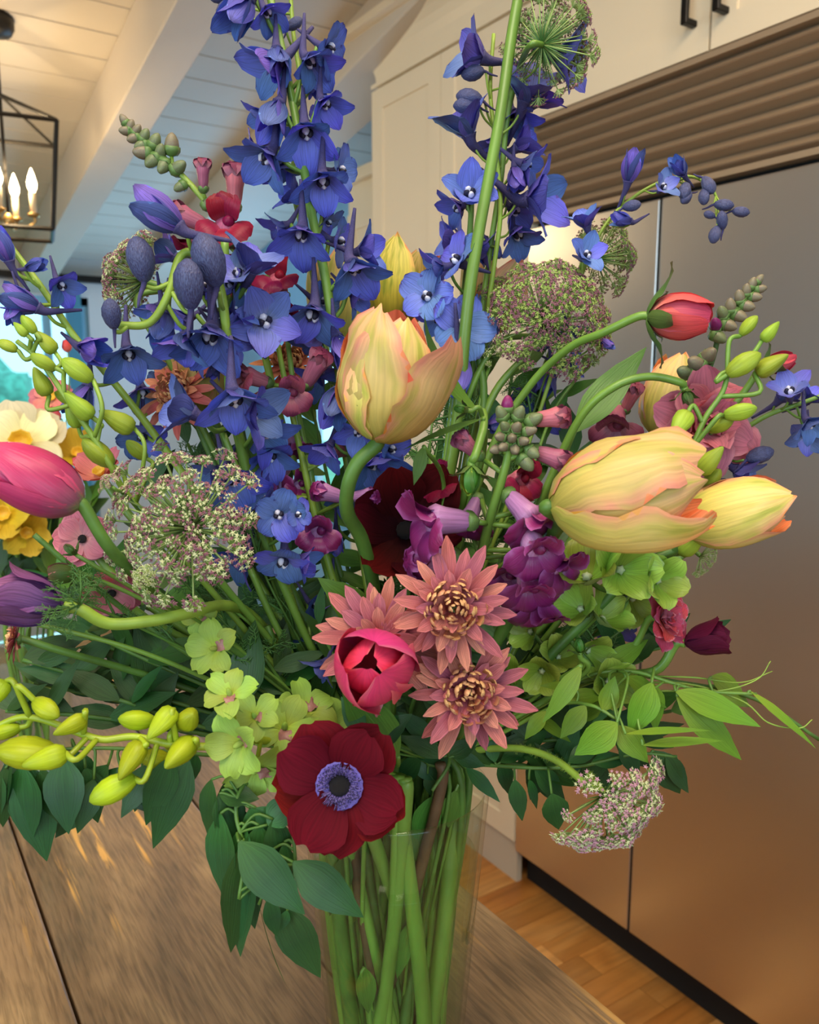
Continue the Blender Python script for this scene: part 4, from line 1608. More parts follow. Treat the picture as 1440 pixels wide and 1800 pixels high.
zz = [z for z in zs if TZ + .015 < z < WZ] + [WZ]
b.lathe([(.001, TZ + .0145), (vase_r(TZ) - .007, TZ + .0145)] + [(vase_r(z) - .0008, z) for z in zz] + [(.001, WZ)], 48, Mv)
wa = link('water', b.mesh('water', [M_water]), None)
tag(wa, 'clear water standing around the stems in the glass vase', 'water', kind='stuff')

# ================================================================ delphiniums
D = delphinium
D('tall blue delphinium spike rising to the top edge left of centre',
  [(462, -60, .58), (492, 70, .575), (522, 220, .57), (545, 360, .57), (572, 490, .57), (592, 620, .575), (618, 800, .59), (650, 1000, .60), (672, 1200, .60)],
  [(432, 8, 92, (-.3, -.6, .2), 'c'), (470, 22, 60, (.3, -.5, .1), 'h'), (480, 112, 100, (-.7, -.5, .15), 'h'), (487, 95, 80, (.1, -.8, .3), 'c'),
   (582, 85, 92, (.8, -.35, .2), 'o'), (545, 108, 78, (.5, -.75, .2), 'h'), (572, 182, 70, (.5, -.8, .3), 'h'), (556, 140, 50, (.1, -.9, .1), 'c', .01),
   (488, 190, 88, (-.25, -.85, .25), 'c'), (465, 205, 60, (-.8, -.6, .1), 'h', .01), (538, 232, 92, (.15, -.85, .35), 'h'), (560, 215, 70, (.8, -.1, .3), 'o', .012),
   (468, 276, 92, (-.45, -.8, .25), 'h'), (440, 258, 60, (-.9, -.1, .2), 'o', .01), (492, 290, 55, (.2, -.9, .1), 'h', .01), (568, 318, 88, (.1, -.95, .3), 'h'),
   (602, 300, 82, (.9, -.1, .3), 'o', .01), (520, 345, 60, (-.6, .3, .3), 'h', .012), (530, 412, 90, (-.05, -.95, .3), 'h'), (495, 400, 60, (-.8, -.5, .1), 'h', .01),
   (578, 392, 60, (.6, -.6, .1), 'o', .015), (600, 425, 85, (.7, -.2, .2), 'o', .01), (622, 470, 92, (.35, -.9, .3), 'h'), (640, 440, 70, (.95, .1, .2), 'h', .0),
   (550, 552, 95, (-.1, -.9, .35), 'h'), (570, 530, 80, (.8, -.2, .3), 'o', .01), (625, 520, 60, (.8, -.5, .1), 'h', .015), (595, 600, 80, (.3, -.9, .2), 'c'), (556, 600, 62, (-.5, -.8, .2), 'h', .02),
   (612, 650, 70, (-.2, -.9, .3), 'h', .01)], r=.0048, seg=5)
D('slim side shoot beside the tall blue delphinium spike, thin pale green stem',
  [(508, -50, .60), (516, 60, .60), (528, 150, .60), (520, 260, .60), (515, 330, .60), (545, 460, .60), (575, 620, .61), (610, 820, .61), (655, 1100, .61)],
  [(517, 42, 34, (.8, .5, .1), 'b'), (395, 22, 50, (-.1, -1, .1), 'b'), (388, -8, 40, (-.6, -.3, .1), 'b'), (520, 215, 48, (-.3, -.7, .3), 'h'), (540, 345, 50, (.3, -.9, .2), 'c')], r=.0028, stem_mat=G_STEM_L)
D('blue delphinium spike just right of centre in front of the pantry',
  [(830, 290, .60), (828, 380, .60), (820, 480, .60), (808, 600, .60), (790, 760, .60), (765, 950, .60), (735, 1180, .60)],
  [(825, 340, 82, (.1, .2, .9), 'h'), (805, 365, 60, (-.7, -.5, .2), 'h', .02), (845, 330, 46, (.9, .1, .4), 'h', .01), (800, 455, 98, (-.6, .25, .4), 'o'), (772, 470, 62, (-.9, -.2, .2), 'h'),
   (750, 520, 96, (-.35, .05, .95), 'o'), (812, 572, 112, (.15, .0, 1), 'o'), (770, 560, 60, (-.6, -.6, .1), 'h', .01), (805, 632, 88, (-.05, -.95, .2), 'c'), (840, 545, 60, (.9, -.1, .2), 'o', .01),
   (795, 425, 60, (-.7, .1, .1), 'h', .02), (845, 440, 56, (.8, -.3, .1), 'h', .02), (855, 575, 50, (.9, -.4, .2), 'h', .01)], r=.0036)
D('blue delphinium spike with pale upper bells beside the thick green stem',
  [(868, 60, .61), (862, 160, .61), (872, 260, .61), (880, 370, .61), (868, 470, .61), (850, 600, .62), (820, 800, .62), (770, 1100, .61)],
  [(838, 98, 90, (-.85, .15, .3), 'H'), (832, 128, 46, (-.9, -.3, .2), 'b'), (895, 105, 56, (.1, -.9, .2), 'c', .01), (988, 100, 92, (.9, -.35, .3), 'H', -.03), (925, 165, 96, (.2, .7, .6), 'H'),
   (948, 175, 70, (.7, .5, .2), 'h', .01), (820, 228, 92, (-.4, .75, .4), 'H'), (905, 205, 70, (.3, -.8, .2), 'h', .01), (826, 172, 50, (-.9, .1, .1), 'b'), (818, 185, 44, (-.9, -.1, .1), 'b'),
   (916, 255, 70, (.7, .3, .3), 'h', .01), (925, 290, 66, (.8, -.4, .2), 'h'), (905, 300, 50, (.1, -.9, .2), 'c'), (940, 350, 108, (.85, -.1, .35), 'h'), (905, 370, 66, (.5, -.5, .2), 'h', .01),
   (910, 412, 74, (.4, -.8, .3), 'h', .01), (855, 425, 52, (.3, -.5, .1), 'c', .02), (870, 250, 50, (-.4, -.8, .1), 'h', .01), (900, 335, 40, (.6, .4, .3), 'c', .01)], r=.0026, stem_mat=G_STEM_L)
D('drooping delphinium tip with grey-blue closed buds on a bent green stalk',
  [(208, 572, .50), (262, 568, .50), (295, 520, .50), (318, 450, .505), (352, 452, .51), (385, 500, .52), (400, 600, .53), (412, 720, .55), (440, 860, .57), (490, 1000, .59), (560, 1180, .60)],
  [(197, 553, 58, (.0, .55, .3), 'b'), (247, 458, 84, (-.15, .95, .2), 'b'), (305, 392, 100, (-.8, .55, .2), 'c'), (368, 460, 100, (-.25, .9, .3), 'b'), (333, 502, 92, (-.0, 1, .35), 'b'),
   (290, 560, 76, (-.1, -.9, .3), 'c', .02), (275, 545, 60, (-.4, -.8, .2), 'h', .03), (362, 505, 60, (.4, .4, .4), 'H', .02), (300, 448, 70, (-.8, .5, .2), 'H', .02), (322, 600, 84, (-.3, -.9, .3), 'h', .01)],
  r=.0042, stem_mat=G_STEM_L)
D('blue and white delphinium spike behind the bent one at upper left',
  [(395, 420, .55), (398, 520, .55), (402, 620, .55), (405, 700, .55), (425, 790, .56), (450, 900, .57), (500, 1060, .59), (570, 1220, .60)],
  [(418, 480, 66, (-.1, .4, .8), 'H', -.02), (442, 470, 88, (.35, .85, .4), 'H', -.02), (405, 500, 62, (-.3, .2, .8), 'H'), (370, 590, 112, (-.05, -.95, .4), 'h', -.03), (345, 610, 80, (-.7, -.6, .2), 'H', -.01),
   (402, 590, 70, (.8, -.2, .2), 'H', -.01), (412, 548, 66, (.8, .3, .3), 'h', -.01), (465, 565, 100, (.25, -.1, .7), 'H', .0), (440, 580, 70, (-.4, -.7, .3), 'h', .01), (330, 560, 60, (-.6, -.4, .3), 'h', .02),
   (328, 722, 98, (-.8, .3, .3), 'H', -.05), (412, 700, 108, (.25, -.85, .4), 'h', -.05), (445, 725, 96, (.85, -.1, .35), 'H', -.04), (465, 760, 82, (.7, -.5, .3), 'h', -.01), (380, 640, 40, (-.2, -.9, .2), 'c', .01)], r=.0052)
D('leaning delphinium with hanging grey-blue bells at far left',
  [(18, 432, .55), (75, 508, .55), (130, 590, .555), (190, 660, .56), (250, 735, .57), (320, 830, .58), (420, 970, .59), (540, 1160, .60), (620, 1290, .60)],
  [(14, 452, 66, (-.25, .85, .3), 'c'), (58, 538, 78, (-.65, .25, .3), 'c'), (32, 535, 52, (-.2, -.9, .2), 'c'), (108, 502, 62, (.5, -.5, .3), 'h'), (52, 470, 44, (.5, .1, .2), 'c'), (150, 612, 80, (.3, -.1, .2), 'c'),
   (226, 622, 84, (.3, -.85, .35), 'h'), (150, 688, 76, (-.2, -.8, .35), 'c'), (250, 690, 70, (.2, -.6, .2), 'h', .02), (250, 770, 90, (.1, -.5, .4), 'o', .01), (285, 680, 60, (.3, .1, .2), 'o', .03)], r=.0038, stem_mat=G_STEM_L)
D('thin arching delphinium tip with tiny dark buds over the refrigerator',
  [(1262, 352, .60), (1250, 330, .60), (1222, 312, .60), (1185, 312, .60), (1150, 325, .60), (1112, 348, .60), (1072, 385, .60), (1035, 450, .60), (1000, 560, .60), (950, 720, .60), (880, 920, .60), (800, 1150, .60)],
  [(1106, 312, 62, (.15, .85, .4), 'c'), (1166, 328, 44, (.3, .3, .9), 'H'), (1200, 303, 46, (-.5, .4, .5), 'c'), (1204, 335, 40, (-.2, -.6, .3), 'b'), (1207, 347, 32, (-.5, -.6, .3), 'b'), (1245, 325, 40, (.3, -.8, .3), 'b'),
   (1238, 345, 34, (-.1, -.9, .2), 'b'), (1272, 360, 36, (.9, -.2, .3), 'b'), (1302, 372, 32, (.9, -.2, .2), 'b'), (1270, 388, 34, (-.2, .9, .3), 'b'), (1257, 412, 36, (-.3, -.9, .2), 'b'), (1248, 378, 24, (-.8, .2, .2), 'b'),
   (1104, 388, 44, (-.8, .1, .3), 'c'), (1110, 362, 34, (.8, .1, .2), 'b'), (1030, 392, 56, (-.3, .7, .3), 'h'), (1032, 448, 56, (.2, .2, .9), 'h'), (1012, 580, 44, (.5, -.3, .2), 'c'), (1060, 600, 30, (.5, -.3, .2), 'c')], r=.0018, stem_mat=G_STEM_L)
D('blue delphinium low between the lace umbel and the red centre',
  [(392, 760, .54), (430, 860, .545), (470, 960, .555), (520, 1080, .57), (600, 1250, .59)],
  [(408, 842, 92, (.5, -.6, .4), 'h'), (380, 830, 66, (-.5, -.4, .3), 'h', .01), (490, 905, 92, (.1, -.3, .9), 'o', -.02), (470, 880, 66, (-.6, .5, .3), 'h', -.01), (525, 905, 60, (.7, .1, .5), 'o', -.02),
   (497, 990, 108, (.0, -.8, .6), 'o', -.02), (530, 985, 60, (.9, -.3, .2), 'h'), (420, 985, 78, (-.5, -.6, .3), 'h', .01), (475, 800, 84, (.2, -.7, .5), 'h', .02), (555, 1065, 70, (.6, -.3, .4), 'o', .02),
   (590, 1050, 66, (.3, -.8, .2), 'h', .02), (560, 1130, 80, (-.2, -.7, .3), 'o', .01), (565, 1170, 56, (-.6, -.7, .3), 'h'), (515, 1215, 50, (-.5, -.4, .3), 'o', .02)], r=.004)
D('blue delphinium hidden under the cream tulip in the middle',
  [(590, 640, .58), (618, 740, .585), (640, 840, .59), (655, 980, .60), (668, 1150, .60)],
  [(598, 690, 90, (-.2, -.7, .4), 'c'), (655, 812, 96, (.4, -.7, .4), 'h'), (690, 790, 82, (.7, -.3, .5), 'o'), (575, 790, 70, (-.3, -.6, .3), 'h'), (610, 880, 60, (-.4, -.7, .3), 'h'), (590, 940, 50, (0, -.8, .3), 'c'), (630, 760, 60, (-.3, -.5, .5), 'h'),
   (560, 665, 60, (-.4, -.4, .3), 'h', .02)], r=.0036)
D('small blue delphinium half hidden behind the large round lace umbel',
  [(985, 560, .64), (975, 650, .64), (930, 760, .63), (880, 900, .62), (800, 1120, .61)],
  [(965, 655, 66, (-.3, -.8, .3), 'c'), (1000, 640, 50, (.7, .1, .3), 'h'), (930, 690, 52, (-.6, -.5, .2), 'h'), (958, 735, 56, (.1, -.9, .3), 'h'), (885, 730, 50, (-.4, -.5, .3), 'c'), (975, 600, 44, (.5, .4, .3), 'c')], r=.002)
D('violet-blue delphinium tip poking out at the right edge',
  [(1460, 690, .55), (1400, 712, .55), (1340, 735, .555), (1260, 790, .57), (1150, 880, .58), (1000, 1000, .59), (850, 1180, .60)],
  [(1388, 688, 66, (-.3, .5, .6), 'H'), (1375, 698, 60, (.5, .6, .3), 'H', .01), (1424, 745, 60, (.2, -.6, .5), 'h'), (1420, 765, 54, (-.3, -.5, .6), 'H', .01), (1425, 700, 50, (.3, .4, .3), 'h', .01),
   (1262, 860, 80, (-.1, -.8, .4), 'o'), (1300, 828, 66, (.5, -.4, .3), 'H'), (1158, 955, 80, (.2, -.7, .4), 'o'), (1125, 950, 60, (-.5, -.6, .3), 'H', .01), (1335, 800, 52, (.9, .3, .1), 'b'),
   (1085, 1105, 66, (-.2, -.5, .4), 'o', .02), (1105, 1050, 60, (.2, .1, .3), 'o', .03), (1060, 1115, 40, (-.6, -.3, .3), 'o', .02), (985, 1130, 40, (0, -.3, .8), 'c', .02), (1020, 1278, 36, (0, -.3, .8), 'c', .02)], r=.0026)

# bare thick stems crossing upwards through the bouquet
def bare_stem(label, pts, r, mat, vase=True, name='green_cutting', group='bare flower stems'):
    cv = stem_curve(pts, vase)
    root = empty(name, cv[-1], label, 'stem', group)
    return add_stem(root, cv, r, mat, .8) and root

# ================================================================ umbels
umbel('lace umbel at the top edge seen from behind', (982, 78, .58), 92, (.55, .35, -.6),
      [(915, 115, .60), (893, 200, .61), (880, 320, .615), (860, 450, .62), (840, 600, .62), (810, 760, .62), (760, 1000, .62), (720, 1220, .61)],
      n=50, dome=.35, pal='green', usz=.16, r=.0024, depth_in=.62)
umbel('large open lace umbel at left above the purple anemone', (300, 912, .475), 150, (-.12, .2, .95),
      [(380, 1010, .53), (470, 1120, .57), (590, 1270, .60)], n=66, dome=.2, pal='mix', usz=.125, depth_in=.62)
umbel('large round greenish lace umbel right of centre', (985, 520, .57), 118, (.15, .3, .9),
      [(880, 600, .60), (830, 680, .60), (790, 820, .61), (740, 1100, .61)], n=84, dome=.55, pal='green', usz=.15, depth_in=.75)
umbel('side-on lace umbel at upper left with feathery green bracts', (205, 470, .58), 84, (-.82, .38, .05),
      [(240, 530, .575), (300, 640, .58), (380, 800, .59), (520, 1080, .60)], n=46, dome=.35, pal='mix', usz=.18, depth_in=.65)
umbel('side-on lace umbel behind the round one, stalk arching down', (1085, 440, .64), 72, (.65, .3, -.25),
      [(1010, 520, .65), (960, 640, .64), (880, 860, .63), (780, 1120, .62)], n=42, dome=.35, pal='green', usz=.18, depth_in=.65)
umbel('pale pink lace umbel hanging low at right on a hairy stem', (1105, 1455, .50), 112, (.42, -.55, .62),
      [(1040, 1385, .515), (975, 1335, .54), (905, 1315, .56), (810, 1325, .58)], n=60, dome=.38, pal='pink', usz=.16, depth_in=.62,
      stem_mat=G_STEM_L, r=.0026, hairy=True)
umbel('small green lace umbel at right under the apricot tulip', (1252, 988, .58), 44, (.65, -.4, .3),
      [(1190, 985, .58), (1100, 1040, .59), (950, 1180, .60)], n=26, dome=.3, pal='gg', usz=.12, depth_in=.5, r=.002, bracts=False)
umbel('small young lace umbel beside the feathery bud right of centre', (868, 498, .62), 34, (-.2, .6, .5),
      [(862, 600, .62), (840, 760, .61), (790, 1000, .61)], n=14, dome=.3, pal='green', usz=.28, r=.0014, bracts=False)
umbel('tiny lace umbel beside the pink tulip stalk at left', (183, 845, .475), 24, (-.5, .5, .5),
      [(230, 880, .50), (330, 1000, .54), (520, 1180, .58)], n=12, dome=.3, pal='pink', usz=.3, r=.0012, bracts=False)
umbel('tiny green lace umbel below the large left one', (246, 1018, .465), 26, (-.3, .1, .8),
      [(300, 1060, .49), (420, 1140, .55), (560, 1260, .58)], n=14, dome=.3, pal='gg', usz=.28, r=.0012, bracts=False)
umbel('feathery green unopened umbel above the small leaves right of centre', (862, 605, .60), 34, (0, .8, .4),
      [(850, 680, .60), (820, 820, .60), (770, 1050, .60)], n=18, dome=.5, pal='gg', usz=.22, r=.0016)
umbel('small feathery umbel bud on a thin twig right of centre', (1042, 628, .60), 18, (.3, .8, .4),
      [(1010, 670, .60), (970, 730, .60), (920, 860, .60), (820, 1060, .60)], n=12, dome=.5, pal='gg', usz=.35, r=.0013)

# ================================================================ tulips
tulip('cream and apricot parrot tulip upright in the centre', (682, 660, .49), 224, (.17, .97, .18), T_AP, T_API,
      [(628, 815, .495), (611, 860, .50), (612, 905, .515), (640, 960, .54), (660, 1080, .58)], xh=(-.6, .0, .8), fat=1.13, ruf=.035, r=.0048,
      petals=[(0, 1, 1.0, 0.0), (112, 19, .98, -.15), (-118, 2, 1.0, .12), (48, 1, .9, .1)], open_=3)
tulip('big apricot parrot tulip leaning right below the pink ranunculus', (1108, 862, .46), 272, (.93, .20, .16), T_AP, T_API,
      [(985, 915, .49), (960, 960, .525), (900, 1080, .56), (800, 1260, .59)], xh=(-.3, .75, .6), fat=.98, ruf=.04, r=.0046,
      petals=[(0, -1, .96, .1), (130, 6, .98, -.1), (-118, 3, .92, 0.0)], open_=5)
tulip('smaller apricot tulip at the right edge of the bouquet against steel', (1290, 905, .52), 172, (.9, .22, .1), T_AP, T_API,
      [(1190, 960, .53), (1080, 1050, .56), (900, 1200, .59)], xh=(-.2, .3, .9), fat=.9, ruf=.03, open_=3)
tulip('deep pink tulip lying out at the left edge', (62, 845, .455), 168, (-.86, .50, .20), T_PK, T_PKI,
      [(190, 960, .47), (240, 1010, .49), (340, 1090, .53), (520, 1220, .58)], xh=(.4, .6, .7), fat=.90, ruf=.012, r=.0037, open_=-1)
tulip('bright rose tulip facing out in front of the chrysanthemums', (660, 1172, .465), 205, (-.08, .25, .93), T_RO, T_RO,
      [(680, 1290, .52), (690, 1340, .55)], xh=(.2, .9, .2), fat=1.06, ruf=.012, open_=-2)
tulip('yellow parrot tulip at the back behind the centre tulip', (705, 505, .66), 150, (.22, .95, .1), T_YE, T_API,
      [(690, 620, .66), (680, 800, .65), (690, 1050, .63)], xh=(-.5, .1, .85), fat=.95, ruf=.04, open_=10)
tulip('cream tulip behind the tall blue delphinium', (588, 520, .64), 148, (-.05, .98, .1), T_AP, T_AP,
      [(600, 640, .64), (625, 820, .63), (660, 1050, .62)], xh=(.5, .1, .85), fat=.8, ruf=.02, open_=2)
tulip('apricot tulip open behind the blue delphinium at left', (352, 655, .60), 142, (-.05, .98, .15), T_AP, T_API,
      [(385, 760, .60), (440, 900, .60), (560, 1140, .60)], xh=(.6, .1, .8), fat=1.1, ruf=.05, open_=14)
tulip('orange and cream tulip behind the round lace umbel', (868, 520, .66), 130, (.15, .95, .1), T_AP, T_API,
      [(850, 640, .66), (820, 820, .64), (770, 1080, .62)], xh=(.4, .1, .9), fat=1.1, ruf=.05, open_=16)
tulip('coral and cream tulip behind the dusty pink ranunculus', (1182, 700, .60), 140, (.25, .92, .1), T_AP, T_API,
      [(1130, 800, .60), (1040, 960, .60), (880, 1180, .60)], xh=(-.4, .1, .9), fat=1.0, ruf=.03, open_=4)

# ================================================================ anemones
anemone('crimson anemone with violet ring facing out over the vase rim', (598, 1378, .465), 117, (.0, .10, .97), (A_RED, A_RED),
        [(640, 1330, .51), (672, 1345, .55)], roll=.2)
anemone('very dark red anemone deep in the middle', (712, 935, .575), 105, (.1, .25, .9), (A_DK, A_DK),
        [(715, 1080, .60), (705, 1240, .60)], open_='bowl', centre='dark')
anemone('purple anemone in profile at the left edge with feathery collar', (112, 1066, .46), 86, (-.95, .22, .15), (A_PU, A_PU),
        [(190, 1096, .47), (260, 1092, .48), (330, 1078, .495), (390, 1064, .53), (440, 1080, .575), (500, 1150, .60), (590, 1270, .60)], open_='cup', stem_mat=G_STEM_L, r=.0038,
        collar=(140, 1062, .458, 62))
anemone('burgundy anemone half closed at the right edge', (1205, 1130, .53), 52, (.80, .25, .45), (A_BG, A_BG),
        [(1150, 1180, .54), (1050, 1190, .56), (900, 1240, .59)], open_='cup')
anemone('dusty pink anemone with dark eye beside the large lace umbel', (146, 948, .56), 48, (.1, .15, .95), (R_PK, R_PK),
        [(230, 1040, .57), (420, 1180, .59)], centre='dark', group='small pink open flowers')
anemone('small pink open flower under the large lace umbel', (196, 1040, .54), 50, (.3, -.5, .7), (R_PK, R_PK),
        [(260, 1090, .56), (440, 1190, .59)], centre='dark', group='small pink open flowers')
anemone('salmon pink open flower above the pink tulip', (178, 835, .60), 44, (-.1, .6, .6), (R_SA, R_CO),
        [(240, 920, .60), (420, 1120, .60)], group='small pink open flowers', open_='bowl', centre='yellow')

# ================================================================ chrysanthemums
mum('rosy chrysanthemum with peach centre, upper one of the pair right of the rose tulip', (795, 1070, .485), 106, (.05, .12, .97), [(800, 1180, .53), (750, 1290, .57)])
mum('rosy chrysanthemum with long drooping petals, lower one above the vase', (823, 1216, .495), 104, (.05, .10, .95), [(810, 1290, .54), (760, 1330, .57)], roll=.5)
mum('chrysanthemum mostly hidden behind the rose tulip', (668, 1122, .51), 108, (-.1, .25, .95), [(690, 1220, .55), (700, 1310, .58)], inner=False, roll=.9)
mum('orange chrysanthemum at upper left behind the blue florets', (312, 690, .58), 72, (-.3, .2, .8), [(380, 820, .59), (540, 1120, .60)], (C_OR, C_OR), roll=.3)
mum('orange chrysanthemum behind the rose snapdragon left of centre', (510, 640, .63), 60, (.0, .5, .7), [(540, 820, .62), (620, 1100, .61)], (C_OR, C_OR), roll=1.1)
mum('small closed pink chrysanthemum at the left edge under the purple anemone', (28, 1124, .52), 40, (-.8, .1, .35), [(110, 1145, .53), (300, 1200, .57), (520, 1280, .59)], roll=.4)
# ================================================================ snapdragons
snapdragon('snapdragon with green tip and crimson florets at upper left',
           [(222, 214, .60), (252, 245, .60), (296, 285, .60), (340, 330, .60), (385, 385, .60), (420, 450, .60), (450, 560, .60), (500, 760, .60), (580, 1020, .60)],
           [(357, 308, 62, (.05, .95, .3), 'mau', True), (413, 330, 92, (.1, .95, .3), 'mau', True, .0), (398, 405, 92, (.1, .3, .9), 'cri', False, -.02), (335, 385, 84, (-.9, .35, .3), 'mau', True, .0),
            (345, 425, 60, (-.6, -.4, .4), 'cri', False, .02), (420, 440, 66, (.4, -.8, .4), 'cri', False, .0)],
           [(219, 212, 26, (-.5, .8, .3), 'p'), (230, 222, 26, (.4, .8, .4), 'p'), (222, 230, 28, (-.8, -.1, .4), 'p'), (240, 230, 28, (.6, .6, .4), 'p'), (236, 243, 30, (-.7, -.4, .4), 'p'), (254, 240, 32, (.5, .7, .4), 'g'),
            (250, 256, 32, (-.8, -.4, .4), 'g'), (272, 250, 36, (.5, .8, .3), 'g'), (252, 268, 40, (-.9, -.1, .4), 'p'), (270, 282, 40, (-.6, -.6, .3), 'g'), (282, 268, 34, (.3, .6, .5), 'g'), (288, 292, 38, (-.3, -.8, .4), 'g'),
            (302, 255, 44, (.1, .95, .3), 'p'), (313, 295, 40, (.7, .3, .4), 'g'), (318, 328, 30, (-.7, -.5, .2), 'g'), (366, 358, 34, (.7, .4, .4), 'g')], r=.0036, stem_mat=G_STEM_L)
snapdragon('crimson snapdragon flower between the delphiniums left of centre',
           [(480, 470, .60), (500, 560, .60), (520, 700, .60), (560, 900, .60), (620, 1150, .60)],
           [(492, 500, 78, (-.1, .5, .8), 'cri', False, -.01), (497, 545, 74, (.2, -.5, .8), 'cri', False, .0), (475, 520, 60, (-.7, .2, .5), 'cri', False, .01), (415, 495, 60, (-.5, -.3, .5), 'cri', False, .02)])
snapdragon('mauve snapdragon spike left of the centre tulip',
           [(480, 560, .58), (495, 640, .575), (512, 720, .575), (530, 800, .58), (550, 890, .585), (580, 1000, .59), (640, 1200, .60)],
           [(448, 665, 76, (-.75, .2, .6), 'mau', False), (510, 690, 72, (.2, -.1, .9), 'mau', False), (552, 650, 88, (.5, .75, .4), 'mau', True), (455, 700, 60, (-.5, -.5, .5), 'mau', False, .01),
            (470, 860, 82, (-.4, .3, .7), 'mag', False, .0), (430, 880, 60, (-.8, .0, .5), 'mag', False, .01), (580, 868, 76, (-.7, .2, .4), 'mag', True, -.02), (640, 872, 66, (.8, .05, .5), 'mag', True, -.02), (560, 930, 76, (.1, -.1, .9), 'mag', False, -.01),
            (515, 770, 66, (.4, -.6, .4), 'mag', False, .02), (495, 830, 66, (-.3, -.3, .6), 'mag', False, .02), (600, 790, 74, (.8, .2, .4), 'mau', True, .02), (640, 790, 60, (.9, -.1, .4), 'mag', False, .03), (520, 855, 60, (.4, .2, .6), 'mag', False, .02)],
           [(478, 545, 40, (.2, .9, .3), 'g'), (462, 560, 34, (-.7, .4, .3), 'g'), (488, 575, 34, (.5, .8, .3), 'g'), (470, 590, 30, (-.8, .2, .3), 'g')], r=.0036, stem_mat=G_STEM_L)
snapdragon('magenta snapdragon with grey-green bud tip in the middle right',
           [(895, 745, .50), (893, 800, .505), (880, 850, .51), (862, 910, .52), (845, 980, .535), (820, 1080, .56), (770, 1230, .59)],
           [(965, 735, 84, (.95, .1, .3), 'mau', True, .0), (970, 803, 84, (.9, -.35, .4), 'mau', True, .0), (825, 785, 74, (-.7, .6, .3), 'mau', True, .01), (785, 915, 127, (-.93, .05, .4), 'mag', False, -.02),
            (765, 985, 118, (-.9, -.05, .4), 'mag', True, -.01), (918, 895, 108, (.5, -.6, .5), 'mag', False, -.01), (950, 905, 92, (.8, -.1, .4), 'mag', True, .0), (930, 950, 108, (.25, -.4, .8), 'mag', False, -.02),
            (965, 985, 99, (.6, -.3, .7), 'mag', False, -.01), (925, 1010, 108, (.1, -.6, .7), 'mag', False, -.015), (945, 1045, 106, (.2, -.8, .5), 'mag', False, -.01), (895, 1000, 77, (-.2, -.4, .8), 'mag', False, .01),
            (905, 845, 77, (.3, .1, .5), 'cri', False, .05), (830, 900, 84, (-.3, -.6, .4), 'mag', False, .02), (790, 860, 77, (-.4, .4, .4), 'cri', False, .06)],
           [(885, 785, 32, (-.5, -.3, .8), 'p'), (905, 790, 32, (.1, -.5, .9), 'p'), (880, 768, 30, (-.7, 0, .7), 'p'), (900, 770, 32, (0, 0, 1), 'p'), (920, 775, 32, (.5, -.1, .9), 'p'), (888, 750, 32, (-.4, .4, .8), 'g'),
            (908, 752, 34, (.2, .4, .9), 'p'), (930, 757, 34, (.8, .1, .6), 'p'), (882, 728, 38, (-.4, .7, .5), 'g'), (892, 712, 38, (.0, .9, .4), 'm'), (912, 728, 38, (.3, .7, .6), 'g'), (938, 738, 40, (.8, .4, .5), 'g'),
            (935, 795, 38, (.6, -.5, .6), 'g'), (872, 790, 30, (-.8, -.2, .5), 'p'), (925, 812, 44, (.5, -.8, .4), 'g')], r=.0046)
snapdragon('dark green snapdragon bud tip right of the coral ranunculus',
           [(1336, 492, .56), (1300, 530, .56), (1268, 575, .56), (1250, 640, .565), (1200, 760, .57), (1100, 920, .58), (920, 1150, .60)],
           [], [(1334, 492, 24, (.6, .8, .3), 'p'), (1322, 500, 28, (.2, .9, .4), 'p'), (1336, 508, 26, (.9, .1, .4), 'p'), (1312, 512, 30, (-.1, .8, .5), 'p'), (1326, 522, 30, (.8, -.2, .5), 'p'), (1300, 524, 34, (-.3, .8, .5), 'p'),
                (1312, 538, 34, (.7, -.3, .5), 'p'), (1284, 540, 36, (-.2, .8, .5), 'p'), (1298, 555, 36, (.7, -.5, .5), 'p'), (1270, 552, 36, (-.4, .6, .6), 'g'), (1280, 572, 36, (.7, -.4, .5), 'p'), (1258, 572, 38, (-.3, .4, .7), 'm'),
                (1262, 592, 38, (.6, -.6, .5), 'g'), (1225, 640, 46, (-.8, .3, .5), 'p'), (1245, 625, 44, (.2, .3, .7), 'p'), (1205, 655, 40, (-.8, .2, .4), 'g')], r=.003, stem_mat=G_STEM_D)
snapdragon('maroon snapdragon flower behind the long leaf at right',
           [(1100, 690, .60), (1090, 760, .60), (1050, 860, .60), (950, 1050, .60)],
           [(1085, 735, 90, (-.3, -.5, .7), 'mau', False), (1108, 700, 66, (.2, .6, .4), 'mau', True), (1080, 770, 66, (.1, -.6, .6), 'mau', False, .01)])

# ================================================================ ranunculus
ranunculus('coral ranunculus with curling green sepals at right against steel', (1195, 556, .52), 60, (.82, -.05, .25), (R_CO, R_CO),
           [(1060, 585, .54), (1000, 612, .56), (930, 680, .58), (860, 800, .59), (780, 1060, .60)], open_=.10, sepals=5, layers=4, ruf=.03, r=.003)
open_rose('large ruffled dusty pink ranunculus behind the orchid buds at right', (1235, 750, .565), 98, (.12, -.02, .95), (R_PK, R_PK),
          [(1200, 860, .58), (1060, 1000, .59), (860, 1200, .60)])
open_rose('pink and salmon ranunculus above the burgundy anemone', (1163, 1088, .53), 54, (.55, .15, .7), (R_CO, R_PK),
          [(1100, 1150, .55), (980, 1200, .57), (820, 1290, .59)], roll=.7)
ranunculus('small coral bud with dark sepals at the right', (1372, 637, .54), 30, (.85, .25, .2), (R_CO, R_CO),
           [(1300, 700, .55), (1180, 850, .57), (960, 1120, .59)], open_=.03, sepals=4, layers=2, ruf=.02)
